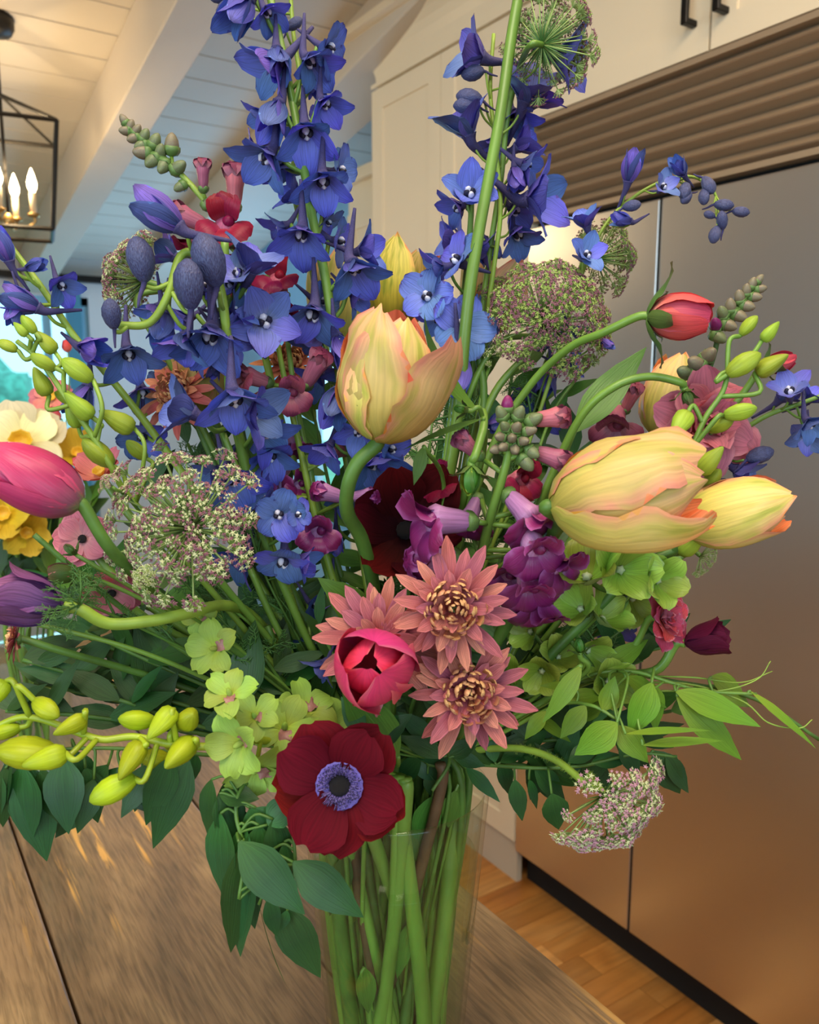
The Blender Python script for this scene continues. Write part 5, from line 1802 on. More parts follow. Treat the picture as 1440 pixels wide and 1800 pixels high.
ranunculus('nodding green bud on an arching stalk at right', (1212, 705, .53), 24, (.25, -.9, .3), (SEPAL, SEPAL),
           [(1195, 672, .53), (1140, 662, .53), (1080, 680, .53), (1020, 735, .54), (960, 860, .56), (860, 1100, .59)], open_=.0, sepals=4, layers=1, ruf=.0, r=.0028)
ranunculus('fat green flower bud hanging beside the bud-tipped snapdragon', (828, 845, .50), 30, (-.05, -.95, .2), (O_BUDG, LEAF_MID),
           [(836, 800, .50), (850, 750, .51), (845, 730, .53), (820, 850, .56), (780, 1080, .59)], open_=.0, sepals=4, layers=2, ruf=.0, r=.003)
ranunculus('slender green flower bud pointing left under the centre tulip', (805, 718, .505), 20, (-.95, .15, .2), (O_BUDG, LEAF_MID),
           [(845, 722, .51), (850, 800, .54), (800, 1000, .58)], open_=.0, sepals=3, layers=1, ruf=.0, r=.0018)
ranunculus('closed striped green bud among the leaves at lower right', (935, 1150, .55) if False else (1018, 1130, .52), 24, (-.15, .9, .3), (LEAF_MID, LEAF_MID),
           [(1030, 1180, .53), (940, 1240, .56), (800, 1310, .59)], open_=.0, sepals=3, layers=1, ruf=.0, r=.002)
ranunculus('pale green bud on a curved stalk under the pink anemone at left', (118, 962, .50), 20, (-.6, .6, .3), (SEPAL, SEPAL),
           [(150, 985, .50), (260, 1050, .52), (480, 1190, .57)], open_=.0, sepals=3, layers=1, ruf=.0, r=.0014)
ranunculus('small peach and green ranunculus bud beside the pale one at left', (108, 1008, .50), 26, (-.8, .1, .4), (R_SA, SEPAL),
           [(150, 1010, .51), (280, 1070, .53), (480, 1200, .57)], open_=.1, sepals=2, layers=2, ruf=.02, r=.0014)

# ================================================================ orchid sprays
bud_spray('spray of chartreuse orchid buds and pale green flowers stretching to the left edge',
          [(-30, 1290, .47), (30, 1262, .47), (75, 1265, .47), (130, 1285, .47), (180, 1300, .47), (235, 1295, .475), (300, 1308, .48), (370, 1312, .485), (430, 1300, .50), (520, 1310, .54), (610, 1330, .57)],
          [(82, 1246, 54, (.6, -.25, .3), (55, 1262), -.01, (30, 1205)), (122, 1276, 50, (-.6, -.3, .4), (150, 1285), -.01, (150, 1250)), (48, 1325, 92, (-.95, .15, .2), (150, 1310), -.01, (120, 1330)),
           (78, 1335, 64, (-.85, -.2, .3), (170, 1305), -.02, (135, 1335)), (240, 1265, 54, (-.8, .15, .4), (265, 1300), .0, (268, 1280)), (283, 1273, 58, (-.5, -.6, .5), (310, 1300), -.01, (302, 1255)), (330, 1265, 62, (.3, .3, .5), (300, 1305), .0, (300, 1290)),
           (230, 1338, 62, (-.4, -.75, .4), (245, 1300), -.01, (258, 1310)), (198, 1388, 72, (-.85, -.4, .3), (275, 1310), -.01, (255, 1370)), (315, 1325, 66, (-.3, -.3, .6), (345, 1315), -.01, (345, 1300)), (275, 1335, 54, (-.4, .2, .3), (290, 1315), .02),
           (-6, 1222, 50, (-.5, -.8, .2), (50, 1262), .0, (25, 1200)), (8, 1285, 46, (-.9, -.2, .2), (60, 1288), .0)],
          O_BUD, G_YEL, r=.0030, wid=1.18,
          flowers=[(405, 1222, 50, (-.1, .6, .6), -.02, .4), (425, 1305, 62, (-.4, -.1, .9), -.03, 2.2), (448, 1260, 46, (.2, .5, .7), -.01, 1.1), (500, 1280, 60, (.2, .4, .8), .0, .0), (535, 1250, 56, (.4, .8, .5), .01, 1.9),
                   (450, 1350, 56, (.2, -.4, .8), -.02, 1.3), (575, 1285, 56, (.5, .4, .6), .0, 3.0), (380, 1140, 50, (-.2, .2, .9), .02, 2.0), (355, 1085, 34, (-.1, .1, .9), .03, .9)], ped_r=.6)
bud_spray('chain of green orchid buds climbing at upper left',
          [(30, 600, .50), (62, 625, .50), (90, 660, .50), (125, 712, .50), (165, 770, .505), (195, 820, .51), (225, 870, .52), (330, 990, .54), (450, 1130, .57), (560, 1270, .59)],
          [(12, 608, 38, (-.9, .4, .2), (55, 632), .0, (45, 632)), (36, 578, 32, (-.7, .7, .2), (55, 610)), (50, 570, 38, (-.6, .8, .2), (62, 615)), (78, 600, 50, (-.6, .7, .3), (88, 650), .0, (108, 640)), (75, 635, 46, (-.8, .45, .3), (110, 690)),
           (72, 670, 54, (-.35, .9, .3), (120, 720), .0, (85, 720)), (135, 650, 62, (-.75, .55, .3), (165, 770), -.01, (180, 720)), (138, 712, 62, (-.65, .65, .4), (168, 775)), (118, 700, 46, (-.8, .4, .4), (150, 755), .01),
           (205, 738, 66, (-.8, .45, .3), (245, 880), -.01, (255, 790)), (172, 795, 68, (-.7, .7, .4), (225, 870), -.01), (128, 725, 56, (-.2, .8, .3), (165, 780), .02), (240, 790, 46, (-.6, .6, .3), (235, 880), .01)],
          O_BUDG, G_STEM_L, r=.0026, ped_r=.55)
bud_spray('orchid stem with lime buds in front of the pink ranunculus at right',
          [(1282, 645, .52), (1270, 690, .52), (1240, 735, .52), (1212, 800, .52), (1180, 880, .525), (1120, 1000, .54), (1000, 1130, .56), (840, 1270, .59)],
          [(1317, 572, 42, (.6, .75, .3), (1285, 660), .0, (1282, 600)), (1355, 582, 42, (.6, .75, .3), (1290, 650), .0, (1320, 625)), (1308, 640, 66, (.75, .5, .3), (1285, 655)), (1358, 640, 60, (.8, .5, .4), (1265, 695), -.005, (1335, 690)),
           (1302, 723, 56, (.95, .2, .4), (1215, 790), -.01, (1260, 735)), (1195, 748, 64, (-.55, -.7, .4), (1225, 745)), (1268, 745, 50, (.5, .3, .4), (1225, 790), .0), (1250, 808, 62, (.55, .7, .4), (1190, 850), -.01), (1252, 842, 46, (.4, .6, .4), (1190, 870), .0),
           (1218, 948, 72, (.55, .65, .5), (1130, 990), -.01, (1180, 930))],
          O_BUDG, G_STEM, r=.0026, ped_r=.6)

# ================================================================ bells of ireland
cups('stem of pale green bell-shaped cups below the big apricot tulip',
     [(1200, 960, .53), (1120, 1000, .535), (1060, 1060, .54), (1010, 1110, .545), (940, 1180, .555), (870, 1250, .57), (780, 1320, .585)],
     [(1030, 1000, 60, (-.2, .7, .5), -.02), (1098, 1000, 58, (.15, .15, .9), -.02), (1165, 1020, 46, (.3, .1, .9), -.015), (1068, 1080, 46, (.4, .5, .5), -.01), (1015, 1065, 44, (-.5, .4, .6), -.015),
      (960, 1020, 38, (-.5, .5, .4), .01), (950, 1185, 38, (-.3, -.2, .7), -.01), (1040, 1150, 42, (.3, -.3, .8), .0), (1075, 1200, 44, (.2, .1, .9), -.005), (925, 1110, 36, (-.6, .1, .5), .01), (1120, 1060, 42, (.3, -.4, .6), .005),
      (985, 1150, 36, (.1, .4, .6), .0), (890, 1190, 36, (-.3, .2, .7), .01)], r=.0042)

# ================================================================ leaves
RB = (LEAF_RUS, LEAF_RUSB)
LL = (LEAF_LT, LEAF_LTB)
leafy_branch('ruscus branch of pointed glossy leaves hanging over the table at left',
             [(20, 1345, .50), (90, 1320, .50), (180, 1315, .505), (280, 1320, .51), (400, 1330, .53), (540, 1340, .56), (620, 1350, .575)],
             [(40, 1345, 42, 1492, (-.2, .3, .9), 0.54), (48, 1345, 78, 1522, (.2, .1, .9), 0.46, .505, .50), (-20, 1335, -30, 1480, (0, .2, .9), 0.51), (75, 1350, 100, 1460, (-.4, .2, .8), 0.64), (110, 1330, 116, 1470, (.1, .3, .9), 0.54, .495, .485),
              (190, 1345, 84, 1480, (.2, .5, .8), 0.41, .51, .51), (150, 1350, 175, 1450, (.4, .2, .7), 0.51), (165, 1370, 138, 1468, (.5, .2, .8), 0.51, .50, .49), (215, 1360, 296, 1438, (-.2, .4, .8), 0.51), (300, 1330, 258, 1458, (.4, .1, .8), 0.46, .495, .49),
              (250, 1360, 230, 1430, (-.3, .3, .8), 0.64), (340, 1320, 330, 1390, (.4, .3, .8), 0.51), (60, 1310, -30, 1400, (0, .6, .6), 0.38, .52, .52), (130, 1320, 170, 1400, (0, .6, .6), 0.46, .52, .52), (270, 1340, 208, 1440, (.1, .4, .85), .46, .50, .49), (330, 1330, 268, 1500, (.3, .2, .9), .40, .50, .49), (230, 1350, 150, 1420, (.2, .5, .8), .5, .515, .51), (10, 1350, 5, 1460, (.4, .2, .8), .44), (20, 1340, 0, 1420, (-.6, .2, .7), 0.46)], RB, group='ruscus branches')
leafy_branch('ruscus branch of long dark leaves hanging beside the vase under the crimson anemone',
             [(420, 1580, .47), (430, 1500, .475), (415, 1430, .48), (430, 1380, .49), (500, 1345, .52), (600, 1340, .56)],
             [(372, 1370, 358, 1485, (-.6, .1, .7), 0.49), (408, 1360, 385, 1520, (-.5, .2, .7), 0.38), (385, 1395, 456, 1400, (.1, .7, .6), 0.70), (388, 1430, 385, 1600, (-.5, .1, .8), 0.44), (430, 1450, 400, 1696, (-.55, .1, .8), 0.38),
              (430, 1480, 412, 1690, (.4, .0, .8), 0.33), (420, 1480, 535, 1612, (-.1, .4, .85), 0.46, .462, .45), (455, 1450, 450, 1580, (.3, .1, .9), 0.51), (515, 1515, 640, 1618, (-.1, .35, .9), 0.46, .462, .455), (495, 1590, 560, 1730, (-.2, .2, .9), 0.51, .48, .475),
              (470, 1580, 490, 1650, (.4, .2, .8), 0.46), (505, 1400, 522, 1480, (-.5, .3, .7), 0.58), (470, 1450, 520, 1400, (.2, .6, .7), 0.77), (440, 1420, 480, 1520, (-.3, .3, .9), 0.64), (480, 1440, 500, 1540, (.5, .2, .8), 0.54), (400, 1400, 440, 1560, (-.2, .3, .9), .44, .49, .49), (450, 1420, 500, 1470, (.1, .5, .8), .6), (470, 1500, 475, 1600, (.2, .1, .9), .5, .49, .49), (425, 1500, 455, 1640, (.5, .1, .8), .4, .485, .485), (390, 1390, 420, 1480, (.3, .3, .8), 0.64)], RB, group='ruscus branches')
leafy_branch('thin stemmed ruscus branch with three large leaves by the glass',
             [(520, 1520, .475), (515, 1450, .48), (520, 1400, .49), (560, 1350, .52), (620, 1340, .56)],
             [(500, 1480, 505, 1600, (.5, .1, .8), .34), (470, 1500, 440, 1560, (-.5, .2, .7), .5), (455, 1590, 485, 1740, (-.8, .1, .2), .05, .47, .47), (505, 1600, 492, 1640, (.2, .2, .9), .5)], RB, group='ruscus branches')
leafy_branch('spray of bright yellow-green pointed leaves at lower right',
             [(1330, 1220, .53), (1240, 1215, .53), (1180, 1200, .53), (1110, 1180, .535), (1030, 1190, .545), (930, 1250, .56), (800, 1320, .585)],
             [(1188, 1215, 1345, 1272, (-.1, .55, .8), .34, .525, .51), (1190, 1225, 1315, 1338, (-.1, .4, .85), .34, .525, .52), (1146, 1200, 1112, 1300, (.25, -.05, .9), .62, .51, .505), (1146, 1200, 1160, 1290, (.3, .3, .8), .5, .53, .53),
              (1060, 1180, 1140, 1120, (.2, .6, .6), .4), (1085, 1270, 1012, 1332, (.4, .3, .85), .62, .50, .50), (1087, 1275, 1140, 1345, (-.5, .3, .85), .56, .505, .50), (1320, 1215, 1445, 1308, (.1, .6, .5), .16, .53, .51), (1250, 1190, 1330, 1240, (.1, .5, .7), .5, .54, .55),
              (1060, 1235, 1000, 1270, (.1, .5, .7), .5), (1100, 1190, 1180, 1240, (.1, .7, .6), .5, .53, .53), (1130, 1310, 1275, 1290, (.0, .8, .5), .16, .50, .50), (1100, 1290, 1250, 1270, (.0, .9, .4), .14, .50, .49)], LL, stem_mat=G_STEM, group='yellow-green leaf sprays', name='leaf_spray')
leafy_branch('bright leafy spray curving towards the hanging umbel at right',
             [(1085, 1265, .51), (1040, 1240, .52), (980, 1240, .54), (880, 1290, .565), (780, 1335, .585)],
             [(1030, 1240, 985, 1300, (.2, .5, .8), .5), (1060, 1250, 1085, 1190, (.3, .3, .9), .62), (1000, 1230, 1070, 1215, (.2, .7, .6), .5), (960, 1250, 920, 1300, (-.2, .5, .8), .45), (1010, 1210, 950, 1200, (-.1, .8, .5), .4), (940, 1260, 1010, 1300, (0, .8, .5), .4)], LL,
             stem_mat=G_STEM, group='yellow-green leaf sprays', name='leaf_spray')
leafy_branch('dark glossy leafy branch low at right beside the hanging umbel',
             [(1190, 1330, .55), (1120, 1325, .55), (1030, 1345, .55), (950, 1350, .555), (860, 1345, .57), (780, 1340, .585)],
             [(1150, 1320, 1200, 1400, (-.2, .3, .9), .62), (1170, 1330, 1218, 1395, (.4, .2, .8), .5), (970, 1395, 985, 1462, (.1, .1, .95), .75, .54, .54), (905, 1370, 918, 1448, (-.2, .2, .9), .42), (930, 1370, 948, 1424, (.4, .1, .8), .36), (820, 1350, 882, 1408, (.2, .5, .8), .34, .53, .52),
              (1040, 1340, 1110, 1330, (0, .7, .6), .5), (1000, 1340, 1060, 1300, (0, .7, .6), .5), (880, 1340, 930, 1310, (-.2, .7, .6), .5), (1090, 1300, 1130, 1370, (.1, .4, .8), .5), (940, 1350, 1000, 1410, (.2, .4, .8), .5), (870, 1340, 860, 1290, (-.2, .5, .7), .5)],
             RB, group='ruscus branches')
leafy_branch('dark leafy branch filling the shade left of the hanging umbel',
             [(1120, 1290, .57), (1050, 1300, .57), (960, 1320, .575), (870, 1335, .58), (780, 1340, .59)],
             [(1080, 1295, 1150, 1350, (.1, .4, .85), .5), (1060, 1300, 1030, 1395, (.2, .3, .9), .5), (1000, 1310, 1090, 1400, (-.1, .4, .85), .42), (960, 1320, 930, 1410, (-.2, .3, .9), .5), (930, 1325, 990, 1420, (.1, .3, .9), .42), (880, 1335, 900, 1400, (.3, .3, .85), .5),
              (1030, 1300, 980, 1370, (-.3, .3, .85), .55), (900, 1330, 860, 1280, (-.2, .6, .7), .5), (980, 1310, 1030, 1250, (.2, .6, .7), .5), (1070, 1295, 1130, 1240, (.2, .6, .7), .5), (1110, 1290, 1190, 1310, (.1, .6, .7), .45)], RB, group='ruscus branches')
leafy_branch('dark leafy branch tucked under the lower chrysanthemum over the rim',
             [(760, 1390, .515), (790, 1340, .525), (775, 1310, .54), (750, 1340, .56)],
             [(715, 1300, 800, 1345, (-.1, .6, .7), .45), (740, 1330, 690, 1385, (-.2, .5, .8), .5), (790, 1330, 840, 1300, (.2, .6, .7), .6), (752, 1360, 758, 1402, (0, .1, .9), .5), (730, 1340, 775, 1372, (-.1, .4, .85), .6), (780, 1330, 700, 1290, (-.2, .6, .7), .4),
              (800, 1330, 855, 1345, (.2, .5, .8), .5), (760, 1300, 700, 1250, (-.1, .5, .8), .45), (640, 1290, 600, 1225, (-.2, .6, .7), .5, .50, .50), (650, 1310, 720, 1255, (.1, .5, .8), .5, .51, .50)], RB, group='ruscus branches')
# broad dark leaves deep in the left half
leafy_branch('broad dark green leaves in shade left of the centre stems',
             [(330, 1100, .58), (400, 1160, .58), (480, 1220, .585), (580, 1290, .59)],
             [(430, 1235, 440, 1090, (-.3, .1, .9), .50, .55, .55), (470, 1230, 480, 1120, (.2, .1, .9), .5), (400, 1200, 330, 1130, (-.2, .4, .8), .4), (350, 1150, 270, 1060, (0, .4, .8), .3), (300, 1180, 200, 1150, (0, .5, .8), .35), (380, 1230, 260, 1230, (0, .6, .7), .3),
              (280, 1240, 170, 1200, (0, .5, .8), .3), (250, 1150, 130, 1130, (0, .6, .7), .3), (420, 1260, 300, 1250, (0, .7, .6), .3), (200, 1180, 60, 1150, (0, .6, .7), .26), (340, 1190, 240, 1120, (0, .4, .8), .3)], (LEAF_DK, LEAF_DK), name='leafy_branch', group='dark leafy branches')
# single strong leaves near the middle
for lab, bb, ee, nn, w, mt, bd, st in (
        ('long curved green leaf behind the centre tulip', (840, 720, .53), (708, 562, .50), (.5, .5, .6), .26, (LEAF_MID, LEAF_MID), (20, 0, -18, -34), [(850, 800, .55), (800, 1000, .58)]),
        ('big soft green leaf pointing up in front of the refrigerator', (1010, 760, .55), (1138, 598, .55), (-.2, .3, .9), .30, (LEAF_MID, LEAF_LTB), (0, 4, 8, 14), [(960, 880, .57), (860, 1100, .59)]),
        ('narrow green leaf hanging down at lower right of the bells', (1022, 1170, .51), (960, 1275, .50), (.3, .3, .9), .30, (LEAF_LT, LEAF_MID), (0, 6, 10, 20), [(960, 1210, .55), (860, 1290, .58)]),
        ('folded grey-green leaf beside the dark red anemone', (655, 1110, .56), (585, 1012, .53), (.2, .5, .8), .5, (LEAF_MID, LEAF_LTB), (0, 10, 20, 34), [(670, 1180, .58), (690, 1290, .59)]),
        ('green tulip leaf cupped under the rose tulip', (700, 1330, .51), (600, 1205, .49), (-.2, .3, .9), .45, (LEAF_MID, LEAF_MID), (0, 6, 4, -10), [(700, 1345, .54), (690, 1350, .56)]),
        ('slim green leaf crossing under the centre tulip', (850, 735, .51), (705, 775, .50), (0, .8, .5), .14, (LEAF_MID, LEAF_MID), (0, 4, 8, 14), [(850, 800, .55), (800, 1000, .58)]),
        ('small pointed leaf hanging left of the fat green bud', (745, 785, .51), (730, 852, .505), (.3, .2, .9), .36, (LEAF_MID, LEAF_MID), (0, 4, 8, 14), [(780, 850, .56), (770, 1000, .58)])):
    cv = stem_curve([bb] + st)
    rt = empty('single_leaf', cv[-1], lab, 'leaf', 'single leaves')
    add_stem(rt, cv, .0018, G_STEM, .8)
    add_leaf(rt, bb, ee, nn, w, mt, bend=bd)


# leafy filler stems deep in the bouquet
def filler(label, pts, n, mats, L, seed, spread=70, wr=.34, group='shaded leafy stems deep in the bouquet', r=.0022, fern=False):
    cv = stem_curve(pts)
    root = empty('leafy_sprig', cv[-1], label, 'foliage', group)
    rn = random.Random(seed)
    vis = cv[:(len(pts)) * 6 - 2]
    for k in range(n):
        i = int((k + .5) / n * len(vis))
        q = vis[i]
        px, py, d = proj(q)
        a = rn.uniform(0, 6.28)
        l = rn.uniform(.7, 1.2) * L
        e = Vector((math.cos(a), abs(math.sin(a)) * .7 + .2, rn.uniform(-.35, .5)))
        e.normalize()
        end = q + (RIGHT * e.x + UP * e.y - FWD * e.z * .6) * (l / F_PX * d)
        if fern:
            link('feathery_leaf', feather_mesh(k % 3), root, frame(end - q, RIGHT, q, (end - q).length))
        else:
            nr = V(rn.uniform(-.6, .6), rn.uniform(0, .8), .8)
            add_leaf(root, q, end, nr, wr * rn.uniform(.8, 1.3), mats, seed=k % 3)
    add_stem(root, cv, r, G_STEM_D, .6)
    return root


F = filler
DKM = (LEAF_DK, LEAF_DK)
MIDM = (LEAF_MID, LEAF_MID)
sh = 'shaded green leafy stem among the blooms of the big bouquet'
fill = [
    ([(250, 860, .60), (340, 980, .60), (470, 1130, .60), (590, 1290, .60)], DKM), ([(180, 1010, .58), (300, 1090, .58), (450, 1190, .59), (600, 1310, .59)], MIDM),
    ([(90, 1090, .57), (220, 1150, .57), (400, 1220, .58), (600, 1320, .59)], DKM), ([(60, 1200, .56), (200, 1230, .57), (380, 1270, .58), (600, 1330, .59)], DKM),
    ([(420, 800, .63), (480, 920, .63), (560, 1080, .62), (640, 1260, .61)], DKM), ([(550, 720, .65), (580, 860, .64), (620, 1040, .63), (660, 1240, .61)], MIDM),
    ([(700, 740, .65), (700, 880, .65), (700, 1040, .64), (700, 1240, .61)], DKM), ([(800, 680, .64), (790, 820, .64), (770, 1000, .63), (730, 1230, .61)], MIDM),
    ([(900, 660, .64), (880, 800, .64), (840, 980, .63), (760, 1220, .61)], MIDM), ([(1010, 800, .62), (960, 920, .62), (890, 1060, .62), (780, 1250, .61)], DKM),
    ([(1120, 880, .61), (1040, 990, .61), (930, 1120, .61), (790, 1280, .60)], MIDM), ([(1190, 980, .59), (1090, 1070, .60), (960, 1180, .60), (800, 1300, .60)], DKM),
    ([(1130, 1160, .575), (1030, 1200, .58), (900, 1260, .59), (780, 1320, .59)], DKM), ([(1090, 1300, .57), (990, 1300, .575), (880, 1310, .585), (770, 1335, .59)], DKM),
    ([(560, 1100, .57), (600, 1180, .575), (640, 1270, .585)], DKM), ([(760, 1090, .57), (745, 1180, .575), (720, 1270, .585)], DKM), ([(880, 1100, .565), (850, 1190, .575), (780, 1290, .585)], DKM),
    ([(500, 1000, .60), (540, 1110, .60), (610, 1260, .60)], DKM), ([(330, 780, .63), (400, 930, .62), (520, 1120, .61)], DKM), ([(980, 700, .63), (930, 860, .62), (850, 1060, .61)], MIDM),
    ([(640, 920, .62), (660, 1060, .61), (680, 1220, .61)], MIDM), ([(1200, 820, .62), (1100, 960, .61), (960, 1120, .60)], MIDM), ([(460, 1150, .56), (520, 1230, .575), (600, 1300, .585)], DKM),
]
fill += [
    ([(150, 1110, .55), (280, 1170, .56), (440, 1240, .575), (600, 1320, .59)], DKM), ([(40, 1160, .55), (180, 1200, .56), (360, 1250, .57), (600, 1330, .59)], DKM), ([(10, 1250, .54), (160, 1260, .55), (360, 1290, .57), (600, 1335, .59)], DKM),
    ([(210, 1230, .55), (330, 1270, .565), (480, 1310, .58), (620, 1340, .59)], DKM), ([(1180, 1250, .57), (1060, 1270, .575), (920, 1300, .585), (790, 1335, .59)], MIDM), ([(1200, 1130, .58), (1080, 1160, .585), (930, 1220, .59), (780, 1310, .59)], DKM),
    ([(1020, 1380, .565), (940, 1350, .57), (850, 1335, .58), (770, 1340, .59)], DKM), ([(330, 1080, .60), (440, 1160, .60), (580, 1290, .60)], DKM), ([(470, 1040, .62), (560, 1180, .61), (640, 1300, .60)], DKM)]
where = ['behind the large open lace umbel', 'left of the large lace umbel', 'low at left over the small vase', 'just above the chartreuse buds at left', 'behind the blue florets left of centre', 'behind the mauve snapdragon',
         'behind the centre tulip stem', 'right of the centre tulip', 'under the round lace umbel', 'behind the bud-tipped snapdragon', 'behind the big apricot tulip', 'behind the bell-shaped cups', 'behind the lower right leaf spray',
         'over the hanging pink umbel', 'left of the rose tulip', 'between the two chrysanthemums', 'right of the upper chrysanthemum', 'right of the long pale stalk', 'behind the leaning bell delphinium', 'beside the nodding green bud',
         'under the dark red anemone', 'behind the dusty pink ranunculus', 'above the orchid flowers', 'under the purple anemone', 'at the left edge behind the chartreuse buds', 'behind the chartreuse buds', 'left of the orchid flowers',
         'behind the bright pointed leaves', 'below the burgundy anemone', 'low at right of the vase rim', 'under the long pale stalk', 'behind the low blue delphinium']
for k, (pts, m) in enumerate(fill):
    F('shaded green leafy stem ' + where[k], pts, 17, m, 104 if k < 23 else 120, 100 + k)
shf = 'feathery green stem threaded between the flowers'
for k, pts in enumerate((
        [(150, 1060, .49), (260, 1110, .52), (420, 1190, .56), (590, 1300, .59)], [(430, 900, .56), (470, 1020, .57), (560, 1200, .59)], [(830, 600, .61), (820, 740, .61), (790, 920, .61), (740, 1180, .61)],
        [(760, 740, .60), (750, 850, .60), (730, 1050, .60)], [(960, 660, .61), (920, 780, .61), (860, 960, .61)], [(300, 1000, .54), (400, 1100, .56), (540, 1250, .585)], [(1130, 1080, .56), (1010, 1170, .57), (860, 1280, .585)],
        [(350, 760, .60), (410, 900, .60), (500, 1060, .60)])):
    F('feathery green stem ' + ('around the purple anemone', 'beside the low blue delphinium', 'beside the feathery unopened umbel', 'below the centre tulip', 'under the round lace umbel',
                                 'below the large open lace umbel', 'behind the pink and salmon ranunculus', 'behind the apricot tulip at left')[k], pts, 9, None, 74, 300 + k, group='feathery filler stems', fern=True, r=.0014)

# plain straight stems rising through the middle
for k, (pts, r) in enumerate(((([(922, -60, .575), (900, 60, .575), (880, 200, .572), (858, 320, .572), (838, 430, .572), (822, 540, .575), (800, 760, .59), (760, 1000, .60), (720, 1220, .60)]), .0048), (([(402, 640, .57), (425, 770, .57), (455, 900, .575), (500, 1050, .585), (590, 1250, .60)]), .0042), (([(540, 800, .59), (560, 920, .59), (590, 1060, .595), (640, 1240, .60)]), .0038),
                              (([(470, 1100, .575), (500, 1180, .58), (560, 1290, .59)]), .0034), (([(760, 800, .60), (755, 930, .60), (735, 1100, .60), (710, 1270, .60)]), .0032), (([(840, 620, .60), (850, 700, .60), (830, 860, .60), (770, 1120, .60)]), .0036),
                              (([(930, 620, .60), (870, 690, .60), (830, 800, .60), (790, 960, .60), (730, 1200, .60)]), .0034), (([(690, 830, .61), (690, 1000, .61), (690, 1240, .60)]), .0034), (([(440, 1000, .56), (480, 1090, .57), (540, 1200, .58), (620, 1320, .59)]), .0030),
                              (([(60, 940, .50), (130, 1000, .51), (230, 1080, .53), (380, 1180, .55), (560, 1290, .58)]), .0022), (([(0, 1085, .49), (120, 1110, .50), (260, 1150, .52), (420, 1220, .55), (580, 1310, .58)]), .0018),
                              (([(1440, 1300, .55), (1330, 1230, .55), (1200, 1200, .55), (1060, 1190, .56), (880, 1260, .58)]), .0016))):
    bare_stem(('thick green stalk rising out of the top edge right of centre', 'green stem beneath the bent delphinium left of centre', 'green stem below the mauve snapdragon', 'short green stem above the rose tulip at left',
               'green stem left of the fat green bud', 'curved green stem under the round lace umbel', 'green stem arching below the long curved leaf', 'straight green stem behind the dark red anemone',
               'green stem under the large open lace umbel', 'thin green stem crossing below the pink tulip at left', 'thin green stem under the purple anemone at left', 'thin green stem running out to the right edge')[k],
              pts, r, (G_STEM, G_STEM_D)[k % 2])
G_BROWN = plain('woody_brown_stem', '#6a4e34', 0.6, var=0.4, vscale=60)
# extra stems standing only inside the glass
for k in range(40):
    f1 = foot_points(wide=1)
    cv = crom([f1[0] + Vector((0, 0, .02))] + f1, 6)
    rt = empty('vase_cutting', cv[-1], 'cut green stem standing in the water of the glass vase', 'stem', 'cut stems in the vase')
    add_stem(rt, cv, rnd.uniform(.0034, .0068), (G_STEM, G_STEM_L, G_STEM, G_STEM_D, G_STEM, G_BROWN)[k % 6], .9)

for k, (x0, y0, x1, y1, w, mt) in enumerate(((760, 1400, 735, 1500, .5, MIDM), (800, 1390, 790, 1460, .6, MIDM), (690, 1440, 740, 1520, .5, MIDM), (610, 1500, 580, 1620, .35, DKM), (720, 1620, 700, 1730, .3, MIDM), (640, 1700, 650, 1790, .4, MIDM))):
    cv = crom([P(x0, y0, .56), P(x0, y0 + 30, .565), Vector((VAX.x, VAX.y, TZ + .03))], 5)
    rt = empty('submerged_leaf', cv[-1], ('leaf caught at the top of the vase behind the glass', 'rounded leaf under the right of the vase rim', 'leaf in the water below the crimson anemone', 'dark leaf low at the left side inside the vase',
               'slim leaf in the middle of the vase water', 'leaf near the bottom of the vase water')[k], 'leaf', 'leaves inside the vase')
    add_stem(rt, cv, .0014, G_STEM, .8)
    add_leaf(rt, (x0, y0, .56), (x1, y1, .562), (.2, .2, .9), w, mt)

# grass blades out at the right
for (lab, pts) in (('fine grass blade curving up at the right edge', [(1355, 1162, .53), (1330, 1195, .53), (1260, 1215, .53), (1150, 1215, .535), (1000, 1230, .56), (860, 1300, .58)]),
                   ('fine grass blade hooked at its tip at the right edge', [(1428, 1265, .52), (1405, 1280, .52), (1350, 1270, .525), (1300, 1230, .53), (1180, 1200, .54), (1000, 1220, .56), (860, 1300, .58)]),
                   ('fine grass blade arching over the burgundy anemone', [(1358, 1180, .54), (1300, 1200, .54), (1200, 1190, .54), (1040, 1200, .56), (860, 1300, .58)])):
    cv = stem_curve(pts)
    rt = empty('grass_blade', cv[-1], lab, 'grass', 'fine grass blades')
    add_stem(rt, cv, .0013, G_STEM_L, .25)

# ================================================================ the second bouquet, further back at the left
BX = P(60, 1215, 1.12)
bz = TZ
b2 = empty('small_vase', (BX.x, BX.y, TZ), 'clear glass vase of the smaller yellow and pink bouquet behind at left', 'vase')
b = MB()
b.lathe([(.001, TZ + .001), (.045, TZ + .001), (.05, TZ + .01), (.047, TZ + .10), (.058, TZ + .2), (.062, TZ + .215), (.060, TZ + .215), (.055, TZ + .2), (.044, TZ + .10), (.045, TZ + .016), (.001, TZ + .014)], 32, Matrix.Translation((BX.x, BX.y, 0)))
link('glass_body', b.mesh('glass_body', [M_glass]), b2)


def back_feet(w):
    m = Vector((BX.x, BX.y, TZ + .22)) + Vector((_sr.uniform(-.03, .03), _sr.uniform(-.03, .03), 0))
    return [w] + [m, Vector((BX.x + _sr.uniform(-.02, .02), BX.y + _sr.uniform(-.02, .02), TZ + .02))]


_fp = foot_points


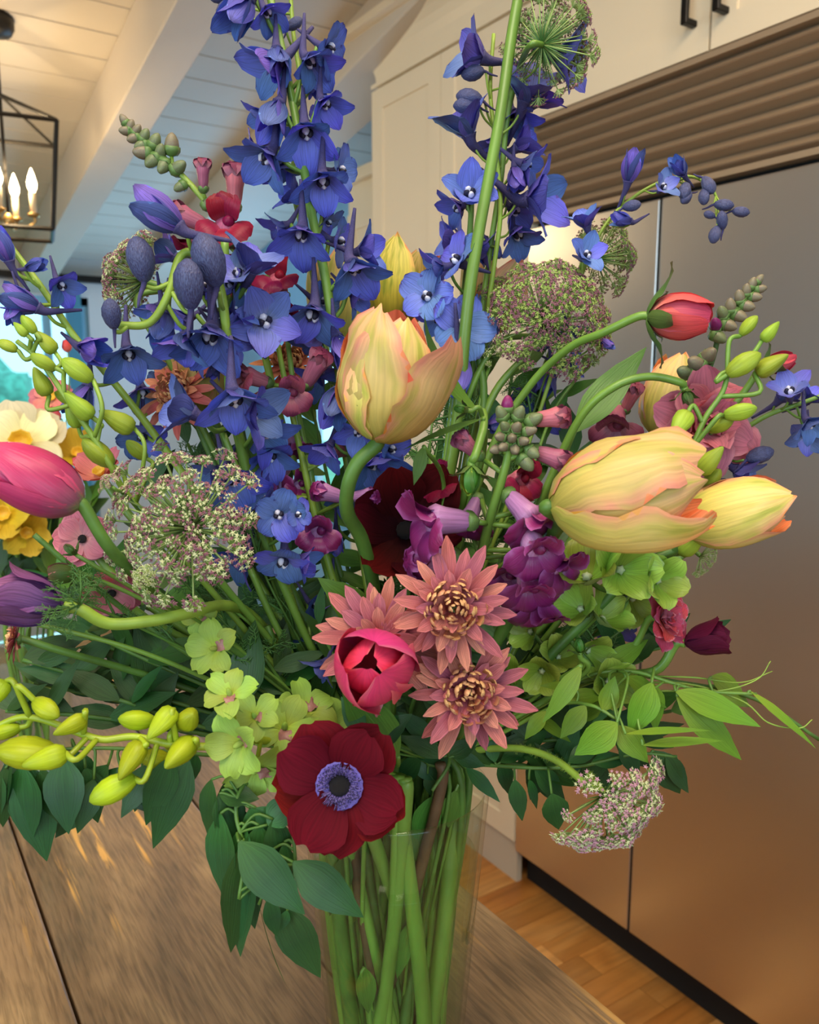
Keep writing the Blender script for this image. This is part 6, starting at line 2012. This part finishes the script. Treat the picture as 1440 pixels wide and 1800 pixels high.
def foot_points(rim_hint=None):
    m = Vector((BX.x, BX.y, TZ + .22)) + Vector((_sr.uniform(-.03, .03), _sr.uniform(-.03, .03), 0))
    f = Vector((BX.x + _sr.uniform(-.02, .02), BX.y + _sr.uniform(-.02, .02), TZ + .02))
    return [m, m.lerp(f, .5), f]


anemone('big pale daffodil-like bloom in the back bouquet at left', (38, 782, 1.05), 74, (.3, .3, .85), (Y_DAF, Y_DAF), [(60, 900, 1.08)], centre='yellow', group='back bouquet blooms')
anemone('soft yellow bloom right of the pale daffodil in the back bouquet', (138, 800, 1.10), 40, (.1, .5, .8), (Y_YEL, Y_YEL), [(110, 900, 1.1)], centre='yellow', open_='bowl', group='back bouquet blooms')
anemone('yellow bloom low in the back bouquet at the left edge', (8, 905, 1.02), 52, (.2, .2, .9), (Y_YEL, Y_YEL), [(30, 980, 1.08)], centre='yellow', open_='bowl', group='back bouquet blooms')
anemone('ruffled yellow bloom under the pink tulip in the back bouquet', (48, 935, 1.05), 42, (.3, -.1, .9), (Y_YEL, Y_YEL), [(50, 1000, 1.1)], centre='yellow', open_='bowl', group='back bouquet blooms')
anemone('pale pink bloom high in the back bouquet', (92, 700, 1.12), 36, (.1, .3, .9), (R_SA, R_PK), [(90, 820, 1.12)], centre='yellow', group='back bouquet blooms')
ranunculus('small round red bud on a thin stem in the back bouquet', (117, 608, 1.12), 13, (0, .8, .4), (R_CO, R_CO), [(120, 700, 1.12), (100, 860, 1.12)], open_=.05, layers=2, group='back bouquet buds', r=.001)
ranunculus('coral ranunculus bud above the yellow bloom in the back bouquet', (95, 728, 1.1), 16, (-.5, .6, .4), (R_CO, SEPAL), [(105, 800, 1.1)], open_=.05, layers=2, group='back bouquet buds', r=.0012)
ranunculus('peach ranunculus bud low in the back bouquet', (40, 890, 1.06), 12, (0, .6, .6), (R_SA, R_CO), [(50, 980, 1.1)], open_=.1, layers=2, group='back bouquet buds', r=.0012)
ranunculus('green and pink bud at the left edge of the back bouquet', (12, 712, 1.1), 16, (-.8, .3, .3), (O_BUDG, SEPAL), [(40, 780, 1.1), (60, 900, 1.1)], open_=.0, layers=1, group='back bouquet buds', r=.001)
for k, pts in enumerate(([(20, 840, 1.12), (50, 960, 1.12)], [(110, 850, 1.14), (95, 960, 1.13)], [(-20, 960, 1.10), (20, 1040, 1.11)], [(160, 880, 1.12), (120, 1000, 1.12)], [(60, 960, 1.06), (60, 1060, 1.10)], [(100, 1000, 1.06), (85, 1080, 1.1)], [(0, 1010, 1.04), (30, 1080, 1.09)])):
    F('leafy green stem ' + ('behind the pale daffodil', 'behind the soft yellow bloom', 'at the left edge of the back bouquet', 'right in the back bouquet', 'below the ruffled yellow bloom', 'low right in the back bouquet',
                             'low left in the back bouquet')[k], pts, 13, (DKM, MIDM)[k % 2], 84, 500 + k, group='back bouquet leafy stems')
